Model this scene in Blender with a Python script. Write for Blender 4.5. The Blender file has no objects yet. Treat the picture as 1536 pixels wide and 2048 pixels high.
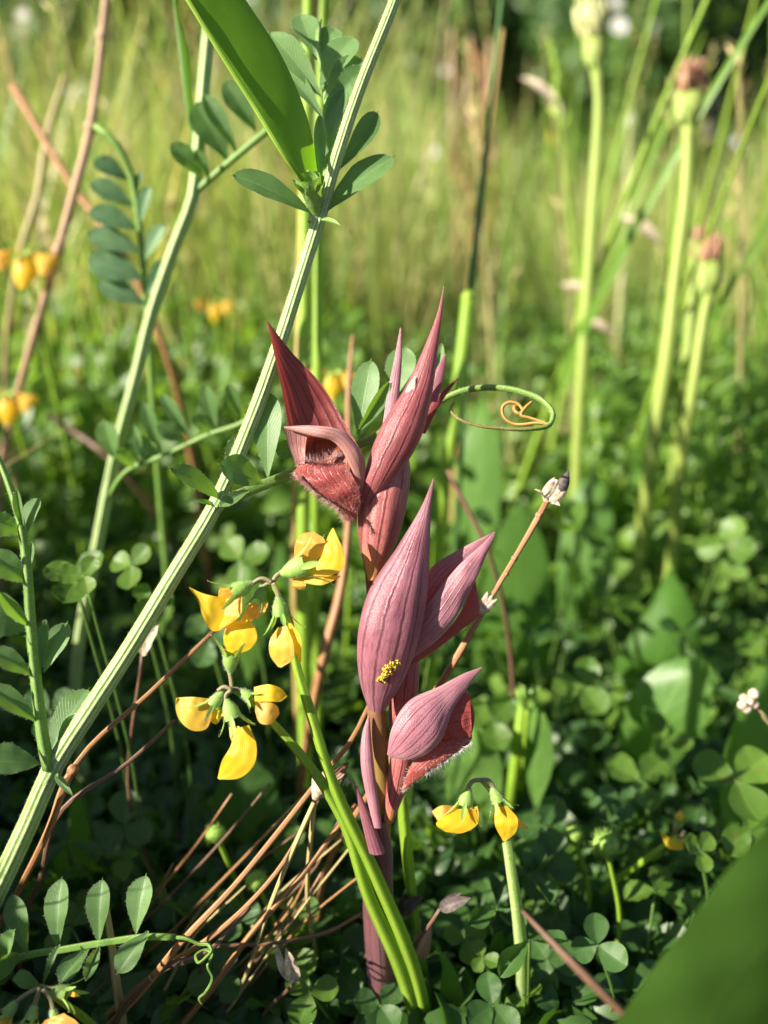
import bpy, math, random
import numpy as np
from mathutils import Vector
random.seed(11)
rg = np.random.default_rng(11)
S = bpy.context.scene
COL = S.collection

# ------------------------------------------------------------------ camera, sky, sun, exposure
CAMH, PITCH, FPX = 0.27, math.radians(20), 1704.0
CAM = np.array([0, 0, CAMH]); RGT = np.array([1.0, 0, 0])
FWD = np.array([0, math.cos(PITCH), -math.sin(PITCH)]); UPC = np.array([0, math.sin(PITCH), math.cos(PITCH)])
cd = bpy.data.cameras.new('camera'); cam = bpy.data.objects.new('camera', cd); COL.objects.link(cam)
cam.location = CAM; cam.rotation_euler = (math.pi/2 - PITCH, 0, 0)
cd.sensor_fit = 'VERTICAL'; cd.sensor_height = 34.6; cd.lens = 34.6/2/(1024/FPX)
cd.clip_start = 0.01; cd.clip_end = 200
cd.dof.use_dof = True; cd.dof.focus_distance = 0.243; cd.dof.aperture_fstop = 5.2
S.camera = cam
S.render.resolution_x, S.render.resolution_y = 768, 1024
SUNV = np.array([0.75, 0.35, -0.50]); SUNV /= np.linalg.norm(SUNV)       # the way the light travels
W = bpy.data.worlds.new('World'); S.world = W; W.use_nodes = True
wn = W.node_tree.nodes; bg = wn['Background']
sky = wn.new('ShaderNodeTexSky'); sky.sky_type = 'NISHITA'; sky.sun_disc = False
sky.sun_elevation = math.asin(-SUNV[2]); sky.sun_rotation = math.atan2(-SUNV[0], -SUNV[1])
W.node_tree.links.new(sky.outputs[0], bg.inputs[0]); bg.inputs[1].default_value = 0.05
sl = bpy.data.lights.new('sun', 'SUN'); sl.energy = 5.0; sl.angle = math.radians(0.5); sl.color = (1, 0.92, 0.77)
so = bpy.data.objects.new('sun', sl); COL.objects.link(so)
so.rotation_euler = Vector(SUNV).to_track_quat('-Z', 'Y').to_euler(); so.location = (-2, -1, 3)
S.view_settings.view_transform = 'Standard'; S.view_settings.look = 'None'
S.view_settings.gamma = 1; S.view_settings.exposure = 1.6
S.render.engine = 'CYCLES'; S.cycles.max_bounces = 5; S.cycles.diffuse_bounces = 3; S.cycles.glossy_bounces = 2; S.cycles.transmission_bounces = 4

# ------------------------------------------------------------------ helpers
def U(x, y, d): return CAM + d*(FWD + RGT*((x-768)/FPX) + UPC*((1024-y)/FPX))
def G(x, y, z=0.0):
    v = FWD + RGT*((x-768)/FPX) + UPC*((1024-y)/FPX)
    return CAM + v*((z-CAMH)/v[2])
def nrm(v):
    v = np.asarray(v, float); return v/max(np.linalg.norm(v), 1e-12)
def NV(r, u, t): return nrm(r*RGT + u*UPC - t*FWD)
def keyed(k, u):
    k = np.atleast_1d(np.asarray(k, float))
    return np.interp(u, np.linspace(0, 1, len(k)), k) if len(k) > 1 else np.full(np.shape(u), k[0])
def spl(P, n, ret=False):
    P = np.asarray(P, float)
    c = np.r_[0, np.cumsum(np.linalg.norm(np.diff(P, axis=0), axis=1)+1e-9)]; c /= c[-1]
    T = np.gradient(P, c, axis=0) if len(P) > 2 else np.repeat([P[-1]-P[0]], len(P), 0)
    u = np.linspace(0, 1, n) if np.isscalar(n) else np.asarray(n)
    i = np.clip(np.searchsorted(c, u, side='right')-1, 0, len(P)-2)
    h = (c[i+1]-c[i])[:, None]; t = ((u-c[i])[:, None])/h
    out = (2*t**3-3*t**2+1)*P[i]+(t**3-2*t**2+t)*h*T[i]+(-2*t**3+3*t**2)*P[i+1]+(t**3-t**2)*h*T[i+1]
    return (out, c) if ret else out
def gridfaces(nu, nv, o=0):
    i, j = np.meshgrid(np.arange(nu-1), np.arange(nv-1), indexing='ij'); a = (i*nv+j).ravel()+o
    return np.stack([a, a+1, a+nv+1, a+nv], 1).tolist()
def join(gs):
    V, F, T, o = [], [], [], 0
    for g in gs:
        V.append(g[0]); T.append(g[2]); F += [[i+o for i in f] for f in g[1]]; o += len(g[0])
    return np.concatenate(V), F, np.concatenate(T)
def tube(P, R, seg=8, n=None, rid=0, amp=0.0, cap=True):
    """a stem along P; R radius keys matched to P; rid ridges of relative height amp"""
    P = np.asarray(P, float); n = n or max(6, 5*len(P))
    C, c = spl(P, n, True); u = np.linspace(0, 1, n)
    r = np.interp(u, c, R) if np.ndim(R) else np.full(n, R)
    T = np.gradient(C, axis=0); T /= np.linalg.norm(T, axis=1)[:, None]+1e-12
    s = np.cross(T[0], [0.13, 0.9, 0.41]); s = nrm(s); Sd = []
    for t in T:
        s = nrm(s - t*np.dot(s, t)); Sd.append(s)
    Sd = np.array(Sd); B = np.cross(T, Sd)
    ph = np.linspace(0, 2*math.pi, seg+1)
    m = 1+amp*np.cos(rid*ph) if rid else np.ones(seg+1)
    V = C[:, None]+r[:, None, None]*m[None, :, None]*(np.cos(ph)[None, :, None]*Sd[:, None]+np.sin(ph)[None, :, None]*B[:, None])
    UV = np.stack(np.meshgrid(u, ph/(2*math.pi), indexing='ij'), -1)
    V, F, T2 = V.reshape(-1, 3), gridfaces(n, seg+1), UV.reshape(-1, 2)
    if cap: F = F+[list(range(seg, -1, -1)), [len(V)-seg-1+i for i in range(seg+1)]]
    return V, F, T2
def wrap(L, R, dep, phi=80, k=0.8, nu=26, nv=17, face=1, jit=0.0, dr=0.0, rib=None):
    """a rolled sheet (bract, hood, petal) between two edges given at depth dep; phi>90 wraps round behind"""
    uu = 0.5-0.5*np.cos(np.linspace(0, math.pi, nu)); uu = 0.5*uu+0.5*np.linspace(0, 1, nu)
    def edge(E):
        E = np.array(E, float); q = spl(np.c_[E, np.zeros(len(E))], uu)
        return q[:, :2]
    l, r = edge(L), edge(R); d = keyed(dep, uu)
    l3 = np.array([U(a, b, z) for (a, b), z in zip(l, d)]); r3 = np.array([U(a, b, z+dr) for (a, b), z in zip(r, d)])
    C = (l3+r3)/2; s = (l3-r3)/2; w = np.linalg.norm(s, axis=1)
    T = np.gradient(C, axis=0); N = np.cross(T, s)
    N /= np.linalg.norm(N, axis=1)[:, None]+1e-12
    tc = CAM-C; sg = np.sign((N*tc).sum(1)); sg = np.where(sg == 0, 1, sg)
    N = N*sg[:, None]*face
    ph = np.radians(keyed(phi, uu)); kk = keyed(k, uu)
    v = np.linspace(-1, 1, nv); A = ph[:, None]*v[None]
    sc = np.where(ph < math.pi/2, 1/np.sin(np.minimum(ph, math.pi/2)), 1)[:, None]
    off = np.where(ph < math.pi/2, np.cos(ph), 0)[:, None]
    V = C[:, None]+s[:, None]*(np.sin(A)*sc)[..., None]+N[:, None]*((w*kk)[:, None]*(np.cos(A)-off))[..., None]
    if rib:
        taper = np.minimum(1, 6*np.minimum(uu, 1-uu))
        V = V+N[:, None]*((w*rib[1]*taper)[:, None]*np.cos(2*math.pi*rib[0]*(v+1)/2+.4*np.sin(7*uu)[:, None]))[..., None]
    if jit:
        q = np.sin(uu*23+rg.random()*6)[:, None]*np.sin(v*5+rg.random()*6)[None]
        V = V+N[:, None]*(q*jit*w[:, None])[..., None]
    UV = np.stack(np.meshgrid(uu, (v+1)/2, indexing='ij'), -1)
    return V.reshape(-1, 3), gridfaces(nu, nv), UV.reshape(-1, 2)
def prof(kind, u):
    if kind == 'obov': return np.sin(math.pi*np.clip(u, 0, 1)**1.75)**0.58*0.97+0.03*(1-u)
    if kind == 'round': return np.sin(math.pi*u)**0.55
    if kind == 'clover': return np.sin(math.pi*u**1.3)**0.55
    if kind == 'ovate': p = u**0.5*(1-u)**0.65
    elif kind == 'grass': p = (u+0.06)**0.12*(1-u)**0.6
    else: p = u**0.6*(1-u)**0.85
    return p/p.max()
def leaf(b, t, w, n=None, kind='obov', fold=0.25, bend=0.08, cup=0.0, notch=0.0, nu=15, nv=7, wav=0.0):
    b, t = np.asarray(b, float), np.asarray(t, float); ax = t-b; L = np.linalg.norm(ax); a = ax/L
    n = NV(0, .5, .8) if n is None else np.asarray(n, float)
    s = nrm(np.cross(a, n)); n = np.cross(s, a)
    u = 0.5-0.5*np.cos(np.linspace(0, math.pi, nu)); v = np.linspace(-1, 1, nv)
    p = prof(kind, u)*w
    C = b+u[:, None]*ax+(4*bend*L*u*(1-u))[:, None]*n
    av = np.abs(v)
    V = C[:, None]+(p[:, None]*v[None])[..., None]*s*math.cos(math.atan(fold))
    V = V+(p[:, None]*(fold*av+cup*v*v)[None])[..., None]*n
    if notch: V = V-((u**5)[:, None]*(1-av)[None]*notch*L)[..., None]*a
    if wav: V = V+(np.sin(u*19+rg.random()*6)[:, None]*av[None]*np.sign(v)[None]*wav*w)[..., None]*n
    UV = np.stack(np.meshgrid(u, (v+1)/2, indexing='ij'), -1)
    return V.reshape(-1, 3), gridfaces(nu, nv), UV.reshape(-1, 2)
def lathe(P, R, seg=12): return tube(P, R, seg, n=len(P)*4, cap=False)
def spikes(pos, dr, L, r):
    """little hairs: thin three-sided spikes"""
    pos, dr = np.asarray(pos), np.asarray(dr); n = len(pos)
    dr = dr/(np.linalg.norm(dr, axis=1)[:, None]+1e-12)
    a = np.cross(dr, rg.normal(size=(n, 3))); a /= np.linalg.norm(a, axis=1)[:, None]+1e-12; b = np.cross(dr, a)
    L = np.broadcast_to(L, n)[:, None]
    q = [pos+r*(math.cos(t)*a+math.sin(t)*b) for t in (0, 2.094, 4.189)]
    bend = np.cross(a, dr)*L*0.15
    V = np.stack(q+[pos+dr*L+bend], 1).reshape(-1, 3)
    F = [[4*i+x, 4*i+y, 4*i+3] for i in range(n) for x, y in ((0, 1), (1, 2), (2, 0))]
    return V, F, np.zeros((len(V), 2))
def surf_hairs(g, n, L, r, flip=1, side=None, lean=0.5):
    V = g[0]; Q = [f for f in g[1] if len(f) == 4]
    idx = rg.integers(0, len(Q), n); q = np.array([Q[i] for i in idx])
    a, b = rg.random((2, n, 1))
    p = (V[q[:, 0]]*(1-a)+V[q[:, 1]]*a)*(1-b)+(V[q[:, 3]]*(1-a)+V[q[:, 2]]*a)*b
    nn = np.cross(V[q[:, 1]]-V[q[:, 0]], V[q[:, 3]]-V[q[:, 0]])*flip
    nn /= np.linalg.norm(nn, axis=1)[:, None]+1e-12
    d = nn+rg.normal(size=(n, 3))*lean
    return spikes(p, d, L*(0.6+0.8*rg.random(n)), r)
def edge_hairs(P, out, n, L, r, spread=0.5):
    p = spl(P, rg.random(n)); d = np.asarray(out)[None]+rg.normal(size=(n, 3))*spread
    return spikes(p, d, L*(0.5+rg.random(n)), r)

def obj(name, g, mat, parent=None, base=(0, 0, 0), kind=None, label=None):
    base = np.asarray(base, float)
    me = bpy.data.meshes.new(name); me.from_pydata((np.asarray(g[0])-base).tolist(), [], g[1])
    uv = me.uv_layers.new(name='UVMap'); li = np.empty(len(me.loops), np.int32)
    me.loops.foreach_get('vertex_index', li); uv.data.foreach_set('uv', np.asarray(g[2], np.float32)[li].ravel())
    me.polygons.foreach_set('use_smooth', np.ones(len(me.polygons), bool))
    me.materials.append(MAT[mat]); me.update()
    o = bpy.data.objects.new(name, me); COL.objects.link(o)
    if parent is None: o.location = base
    else: o.parent = parent
    if kind: o['kind'] = kind
    if label: o['label'] = label
    return o
def bulk(name, V, F4, uv, rnd, mat, parent=None, kind=None):
    """one big mesh of quads from arrays"""
    me = bpy.data.meshes.new(name); nF = len(F4); k = F4.shape[1]
    me.vertices.add(len(V)); me.vertices.foreach_set('co', V.astype(np.float32).ravel())
    me.loops.add(nF*k); me.loops.foreach_set('vertex_index', F4.astype(np.int32).ravel())
    me.polygons.add(nF); me.polygons.foreach_set('loop_start', np.arange(0, nF*k, k, dtype=np.int32))
    me.update(calc_edges=True)
    l = me.uv_layers.new(name='UVMap'); l.data.foreach_set('uv', uv[F4.ravel()].astype(np.float32).ravel())
    a = me.attributes.new('rnd', 'FLOAT', 'POINT'); a.data.foreach_set('value', rnd.astype(np.float32))
    me.polygons.foreach_set('use_smooth', np.ones(nF, bool)); me.materials.append(MAT[mat])
    o = bpy.data.objects.new(name, me); COL.objects.link(o)
    if parent: o.parent = parent
    if kind: o['kind'] = kind
    return o
class Thing:
    def __init__(s, name, label, cat, base, group=None):
        s.b = np.asarray(base, float); s.o = bpy.data.objects.new(name, None); COL.objects.link(s.o)
        s.o.location = s.b; s.o.empty_display_size = 0.01
        s.o['label'] = label; s.o['category'] = cat
        if group: s.o['group'] = group
    def part(s, name, g, mat, under=None, kind=None, label=None):
        return obj(name, g, mat, under or s.o, s.b, kind, label)
def dup(root, loc, rz, sc, label=None, group=None):
    def cp(o, par):
        c = o.copy(); COL.objects.link(c); c.parent = par
        for ch in list(kids[o.name]): cp(ch, c)
        return c
    kids = {}
    def walk(o):
        kids[o.name] = list(o.children)
        for c in o.children: walk(c)
    walk(root)
    r = cp(root, None); r.location = loc; r.rotation_euler = rz; r.scale = (sc,)*3
    if label: r['label'] = label
    if group: r['group'] = group
    return r
def px(w, d): return w*d/FPX

# ------------------------------------------------------------------ materials
MAT = {}
class NT:
    def __init__(s, name):
        m = bpy.data.materials.new(name); m.use_nodes = True; s.t = m.node_tree; s.t.nodes.clear(); MAT[name] = m
    def n(s, t, **kw):
        x = s.t.nodes.new('ShaderNode'+t)
        for k, v in kw.items():
            if hasattr(x, k): setattr(x, k, v)
            else: s.set(x.inputs[k.replace('_', ' ')], v)
        return x
    def set(s, i, v):
        if isinstance(v, bpy.types.NodeSocket): s.t.links.new(v, i)
        elif isinstance(v, tuple) and len(v) == 3 and i.type == 'RGBA': i.default_value = (*v, 1)
        else: i.default_value = v
    def m(s, op, a, b=0.0, c=0.0):
        x = s.n('Math', operation=op); s.set(x.inputs[0], a); s.set(x.inputs[1], b); s.set(x.inputs[2], c); return x.outputs[0]
    def mix(s, f, a, b):
        x = s.n('Mix', data_type='RGBA'); s.set(x.inputs[0], f); s.set(x.inputs[6], a); s.set(x.inputs[7], b); return x.outputs[2]
    def ss(s, v, lo, hi):
        x = s.n('MapRange', interpolation_type='SMOOTHSTEP'); s.set(x.inputs[0], v); x.inputs[1].default_value = lo; x.inputs[2].default_value = hi
        return x.outputs[0]
    def noise(s, scale, det=2.0, co=None):
        x = s.n('TexNoise'); x.inputs['Scale'].default_value = scale; x.inputs['Detail'].default_value = det
        s.set(x.inputs['Vector'], co or s.n('TexCoord').outputs['Object']); return x.outputs[0]
    def uv(s):
        x = s.n('SeparateXYZ'); s.t.links.new(s.n('UVMap').outputs[0], x.inputs[0]); return x.outputs[0], x.outputs[1]
    def rnd(s):
        a = s.n('Attribute', attribute_name='rnd')
        return s.m('FRACT', s.m('ADD', s.n('ObjectInfo').outputs['Random'], a.outputs['Fac']))
    def out(s, col, rough=0.5, spec=0.4, tcol=None, tw=0.0, bump=None, bs=0.3, bd=0.0003, sheen=0.0, coat=0.0):
        p = s.n('BsdfPrincipled'); s.set(p.inputs['Base Color'], col); s.set(p.inputs['Roughness'], rough)
        p.inputs['Specular IOR Level'].default_value = spec
        if sheen: p.inputs['Sheen Weight'].default_value = sheen; p.inputs['Sheen Roughness'].default_value = 0.4
        if coat: p.inputs['Coat Weight'].default_value = coat
        o = s.n('OutputMaterial'); r = p.outputs[0]
        if bump is not None:
            b = s.n('Bump'); b.inputs['Strength'].default_value = bs; b.inputs['Distance'].default_value = bd
            s.set(b.inputs['Height'], bump); s.t.links.new(b.outputs[0], p.inputs['Normal'])
        if tw:
            tr = s.n('BsdfTranslucent'); s.set(tr.inputs['Color'], tcol if tcol is not None else col)
            mx = s.n('MixShader'); mx.inputs[0].default_value = tw
            s.t.links.new(r, mx.inputs[1]); s.t.links.new(tr.outputs[0], mx.inputs[2]); r = mx.outputs[0]
        s.t.links.new(r, o.inputs['Surface'])

def leafmat(name, c1, c2, tr, tw=0.4, rough=0.42, veins=10, nsc=160, spec=0.35, lat=0.35, grain=2600, mid=0.5, spots=0.0, par=0):
    s = NT(name); u, v = s.uv(); r = s.rnd()
    f = s.m('ADD', s.m('MULTIPLY', s.noise(nsc, 3), 0.7), s.m('MULTIPLY', s.m('SUBTRACT', r, 0.3), 0.65))
    col = s.mix(f, c1, c2)
    av = s.m('ABSOLUTE', s.m('SUBTRACT', v, 0.5))
    mr = s.m('SUBTRACT', 1.0, s.ss(av, 0.012, 0.05))
    ph = s.m('FRACT', s.m('MULTIPLY', s.m('SUBTRACT', u, s.m('MULTIPLY', av, 0.7)), float(veins)))
    lv = s.m('MULTIPLY', s.m('SUBTRACT', 1.0, s.ss(s.m('ABSOLUTE', s.m('SUBTRACT', ph, 0.5)), 0.02, 0.16)), lat)
    ve = s.m('MAXIMUM', s.m('MULTIPLY', mr, mid), lv)
    if par:
        pv = s.m('ABSOLUTE', s.m('SUBTRACT', s.m('FRACT', s.m('MULTIPLY', v, float(par))), .5)); ve = s.m('MAXIMUM', ve, s.m('MULTIPLY', s.m('SUBTRACT', 1.0, s.ss(pv, .02, .22)), .4))
    lighter = tuple(min(1, x*1.5+0.03) for x in c2)
    col = s.mix(s.m('MULTIPLY', ve, 0.55), col, lighter)
    sp = s.ss(s.noise(grain*0.5, 3), 0.55, 0.75)
    col = s.mix(s.m('MULTIPLY', sp, 0.38), col, tuple(min(1, x*1.5+0.01) for x in c2))
    if spots: col = s.mix(s.m('MULTIPLY', s.ss(s.noise(nsc*1.6, 4), 0.62, 0.7), spots), col, (0.2, 0.13, 0.04))
    tcol = s.mix(s.m('MULTIPLY', ve, 0.4), s.mix(f, tuple(x*0.75 for x in tr), tr), tuple(x*0.6 for x in tr))
    h = s.m('ADD', s.m('MULTIPLY', ve, -0.6), s.m('MULTIPLY', s.noise(grain, 2), 0.5))
    s.out(col, rough, spec, tcol, tw, h, 0.5, 0.00025)
leafmat('vetch_leaf', (.075, .155, .045), (.16, .27, .10), (.28, .52, .03), .4, .45, 14, 200, lat=.4)
leafmat('vetch_leaf_blue', (.065, .15, .07), (.15, .25, .12), (.2, .4, .05), .34, .5, 11, lat=.3)
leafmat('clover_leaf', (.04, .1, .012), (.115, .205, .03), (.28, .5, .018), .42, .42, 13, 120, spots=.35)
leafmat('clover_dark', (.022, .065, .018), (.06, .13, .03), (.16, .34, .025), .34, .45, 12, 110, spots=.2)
leafmat('broad_leaf', (.05, .13, .025), (.12, .22, .05), (.22, .48, .03), .4, .38, 8, 60, spots=.15)
leafmat('blade_leaf', (.05, .13, .02), (.1, .2, .035), (.2, .45, .02), .48, .38, 1, 40, lat=0, mid=.3, par=26)
leafmat('pod', (.09, .2, .015), (.13, .27, .02), (.24, .5, .012), .55, .4, 1, 70, lat=0, mid=.15)
leafmat('calyx', (.2, .36, .06), (.33, .5, .13), (.4, .62, .08), .35, .5, 1, 300, lat=0, mid=.5)

def massmat(name, c1, c2, tr, tw, rough=.42):
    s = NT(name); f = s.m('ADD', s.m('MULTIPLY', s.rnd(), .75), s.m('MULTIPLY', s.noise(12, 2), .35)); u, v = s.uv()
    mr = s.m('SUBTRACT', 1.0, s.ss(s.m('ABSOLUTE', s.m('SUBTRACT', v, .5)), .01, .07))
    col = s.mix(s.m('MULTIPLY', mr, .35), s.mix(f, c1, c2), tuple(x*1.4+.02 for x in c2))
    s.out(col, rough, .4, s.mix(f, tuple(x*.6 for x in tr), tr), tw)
massmat('cover', (.035, .1, .015), (.15, .26, .04), (.32, .55, .04), .45)
massmat('low_leaf_shade', (.02, .06, .014), (.06, .13, .028), (.14, .34, .02), .36)  # darker version of the cover leaves, floor shade put into the colour
massmat('bush_leaf', (.02, .06, .015), (.075, .14, .03), (.14, .28, .03), .3)
def stemmat(name, a, b, k=10, tr=None, tw=0.25, speck=0.3, spk=(.7, .75, .55), rough=.5, along=None):
    s = NT(name); u, v = s.uv()
    st = s.m('ADD', s.m('MULTIPLY', s.m('COSINE', s.m('MULTIPLY', s.m('ADD', v, s.m('MULTIPLY', s.noise(60, 2), .05)), 6.28318*k)), 0.5), 0.5)
    f = s.m('ADD', s.m('MULTIPLY', st, 0.75), s.m('MULTIPLY', s.m('SUBTRACT', s.noise(350, 3), 0.5), 0.8))
    col = s.mix(f, a, b)
    col = s.mix(s.m('MULTIPLY', s.ss(s.noise(420, 4), .66, .74), .45), col, (.2, .13, .05))
    if along: col = s.mix(s.ss(s.m('ADD', u, s.m('MULTIPLY', s.m('SUBTRACT', s.noise(90, 3), .5), .25)), *along[0]), col, along[1])
    col = s.mix(s.m('MULTIPLY', s.ss(s.noise(3000, 2), 0.56, 0.68), speck), col, spk)
    s.out(col, rough, .35, tr or b, tw, s.m('ADD', st, s.m('MULTIPLY', s.noise(2500, 2), .6)), .45, .0003)
stemmat('vetch_stem', (.2, .34, .06), (.5, .56, .34), 11, (.35, .5, .07), .22, .5, (.75, .78, .62))
stemmat('rachis', (.12, .25, .03), (.24, .36, .10), 3, (.3, .5, .05), .25, .3)
stemmat('peduncle', (.18, .31, .02), (.28, .41, .045), 4, (.4, .65, .04), .3, .12)
stemmat('peduncle_pale', (.2, .34, .05), (.38, .47, .2), 3, (.4, .6, .08), .25, .6, (.72, .76, .62))
stemmat('leaf_stalk', (.06, .13, .02), (.12, .2, .04), 2, (.15, .3, .03), .2, .1)
stemmat('pedicel', (.2, .18, .08), (.3, .24, .15), 2, (.3, .3, .1), .2, .3)
stemmat('tendril', (.12, .22, .03), (.2, .32, .06), 2, (.3, .5, .05), .25, .3, along=((.55, .8), (.22, .16, .04)))
stemmat('tendril_coil', (.4, .2, .04), (.5, .3, .08), 2, (.5, .3, .05), .3, .1)
stemmat('dry_stem', (.24, .11, .045), (.40, .21, .095), 4, (.4, .2, .08), .1, .2, (.5, .36, .22))
stemmat('dry_dark', (.10, .055, .035), (.2, .11, .07), 4, (.2, .1, .05), .08, .2, (.36, .25, .17))
stemmat('straw', (.36, .3, .12), (.5, .42, .2), 4, (.5, .4, .15), .2, .2)
stemmat('dry_pink', (.38, .22, .13), (.55, .36, .24), 3, (.5, .3, .2), .15, .2)
stemmat('reed', (.2, .36, .03), (.34, .46, .06), 1, (.4, .6, .05), .3, .05)
stemmat('reed_tan', (.42, .3, .1), (.5, .38, .14), 1, (.5, .35, .1), .3, .1)
stemmat('reed_dark', (.05, .13, .03), (.09, .2, .04), 2, (.1, .25, .03), .25, .05)
stemmat('bulb_stem', (.24, .33, .06), (.36, .43, .11), 3, (.4, .55, .08), .3, .15)
stemmat('orchid_stem', (.22, .15, .035), (.33, .22, .06), 3, (.45, .25, .05), .25, .2, (.5, .4, .2), along=((.55, .72), (.17, .055, .05)))
stemmat('trunk', (.06, .045, .03), (.12, .09, .06), 5, None, 0, .1)

def orchid(name, c1, c2, vein, tr, tw=.3, k=7, vs=.8, pale=(.5, .3, .3), pw=.3, basec=None):
    s = NT(name); u, v = s.uv(); wob = s.noise(260, 3)
    vv = s.m('ADD', v, s.m('MULTIPLY', s.m('SUBTRACT', wob, .5), .03))
    d = s.m('ABSOLUTE', s.m('SUBTRACT', s.m('FRACT', s.m('MULTIPLY', vv, float(k))), .5))
    ln = s.m('MULTIPLY', s.m('SUBTRACT', 1.0, s.ss(d, .02, .15)), s.ss(s.noise(110, 2), .2, .5))
    d2 = s.m('ABSOLUTE', s.m('SUBTRACT', s.m('FRACT', s.m('MULTIPLY', vv, k*3.0)), .5))
    ln2 = s.m('MULTIPLY', s.m('SUBTRACT', 1.0, s.ss(d2, .03, .3)), s.ss(s.noise(200, 2), .4, .6))
    f = s.m('ADD', s.m('MULTIPLY', s.noise(130, 4), 1.1), s.m('MULTIPLY', s.rnd(), .2))
    col = s.mix(s.m('SUBTRACT', f, .15), c1, c2)
    av = s.m('ABSOLUTE', s.m('SUBTRACT', v, .5))
    pl = s.m('MULTIPLY', s.m('MULTIPLY', s.ss(av, .2, .5), s.ss(s.noise(90, 2), .3, .7)), pw)
    col = s.mix(pl, col, pale)
    col = s.mix(s.m('MULTIPLY', ln, vs), col, vein)
    col = s.mix(s.m('MULTIPLY', ln2, vs*.5), col, vein)
    cx = s.n('CombineXYZ'); s.set(cx.inputs[0], s.m('MULTIPLY', u, 9.0)); s.set(cx.inputs[1], s.m('MULTIPLY', vv, k*2.2)); s.set(cx.inputs[2], s.m('MULTIPLY', s.rnd(), 40.0))
    ne = s.n('TexVoronoi', feature='DISTANCE_TO_EDGE'); ne.inputs['Scale'].default_value = 1.0; s.set(ne.inputs['Vector'], cx.outputs[0])
    col = s.mix(s.m('MULTIPLY', s.m('SUBTRACT', 1.0, s.ss(ne.outputs['Distance'], .0, .09)), vs*.38), col, vein)
    col = s.mix(s.m('MULTIPLY', s.ss(s.noise(75, 4), .5, .72), .38), col, tuple(x*.55 for x in c1))
    col = s.mix(s.m('MULTIPLY', s.ss(s.noise(900, 2), .7, .76), .5), col, pale)
    cell = s.n('TexVoronoi'); cell.inputs['Scale'].default_value = 3200; s.set(cell.inputs['Vector'], s.n('TexCoord').outputs['Object'])
    sp = s.ss(cell.outputs['Distance'], .35, .1)
    col = s.mix(s.m('MULTIPLY', s.m('SUBTRACT', 1.0, s.ss(cell.outputs['Distance'], .1, .5)), .18), col, pale)
    if basec: col = s.mix(s.m('SUBTRACT', 1.0, s.ss(u, .02, .3)), col, basec)
    h = s.m('ADD', s.m('MULTIPLY', ln, -1.0), s.m('MULTIPLY', cell.outputs['Distance'], -.8))
    s.out(col, .36, .5, s.mix(s.m('MULTIPLY', ln, .7), tr, tuple(x*.4 for x in tr)), tw, h, .45, .0003, sheen=.35)
orchid('bract', (.225, .058, .085), (.34, .135, .175), (.08, .014, .03), (.5, .09, .09), .22, 8, .75, (.52, .30, .33), .5)
orchid('bract_rose', (.26, .055, .066), (.37, .115, .12), (.1, .014, .022), (.5, .08, .07), .24, 8, .7, (.5, .26, .27), .4)
orchid('bract_pale', (.31, .105, .14), (.46, .225, .275), (.15, .03, .055), (.6, .16, .17), .22, 8, .6, (.6, .4, .42), .5)
orchid('bract_red', (.2, .028, .03), (.28, .055, .05), (.07, .008, .012), (.42, .045, .03), .36, 6, .8, (.36, .12, .12), .3)
orchid('ovary', (.33, .085, .085), (.46, .15, .13), (.15, .02, .035), (.5, .1, .06), .18, 9, .85, (.5, .25, .22), .3, (.45, .2, .06))
orchid('sheath', (.13, .035, .05), (.22, .07, .08), (.06, .012, .025), (.3, .06, .06), .2, 9, .5, (.3, .14, .16), .3)
orchid('hood', (.36, .15, .14), (.48, .24, .22), (.2, .06, .06), (.5, .17, .13), .25, 5, .4, (.55, .36, .32), .5)
orchid('hood_shade', (.33, .11, .12), (.42, .17, .18), (.18, .05, .06), (.5, .15, .12), .25, 5, .4, (.5, .3, .3), .5)
orchid('throat', (.12, .012, .008), (.25, .05, .015), (.06, .004, .004), (.3, .03, .01), .15, 4, .4, (.4, .18, .05), .5)
orchid('lip', (.255, .03, .03), (.37, .08, .07), (.2, .015, .012), (.6, .07, .04), .3, 9, .25, (.45, .16, .13), .35)
orchid('lip_dark', (.17, .018, .02), (.28, .04, .04), (.08, .006, .008), (.4, .04, .03), .25, 8, .5, (.35, .1, .09), .35)
def petal(name, a, b, tr, tw=.4):
    s = NT(name); u, v = s.uv()
    f = s.m('ADD', s.m('MULTIPLY', s.noise(170, 3), .9), s.m('MULTIPLY', s.m('SUBTRACT', s.rnd(), .5), .5))
    d = s.m('ABSOLUTE', s.m('SUBTRACT', s.m('FRACT', s.m('MULTIPLY', s.m('ADD', v, s.m('MULTIPLY', s.noise(150), .05)), 13.0)), .5))
    ln = s.m('MULTIPLY', s.m('SUBTRACT', 1.0, s.ss(d, .05, .3)), .35)
    col = s.mix(s.m('MULTIPLY', ln, .6), s.mix(f, a, b), (a[0]*.85, a[1]*.6, a[2]*.6))
    col = s.mix(s.m('MULTIPLY', s.m('SUBTRACT', 1.0, s.ss(u, .05, .45)), s.m('MULTIPLY', s.ss(s.noise(120, 2), .4, .6), .5)), col, (a[0]*.9, a[1]*.55, a[2]))
    s.out(col, .42, .4, tr, tw, s.m('ADD', ln, s.m('MULTIPLY', s.noise(2500), .4)), .4, .0002, sheen=.1)
petal('petal', (.84, .53, .015), (.9, .64, .06), (1, .66, .02), .56)
petal('petal_orange', (.82, .42, .06), (.88, .56, .15), (1, .58, .07), .58)
petal('petal_pale', (.80, .50, .05), (.85, .60, .13), (1, .66, .06), .52)
petal('floret_pale', (.62, .62, .3), (.75, .74, .45), (.7, .7, .3), .35)
petal('floret_brown', (.3, .15, .085), (.46, .27, .16), (.4, .2, .1), .2)
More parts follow.
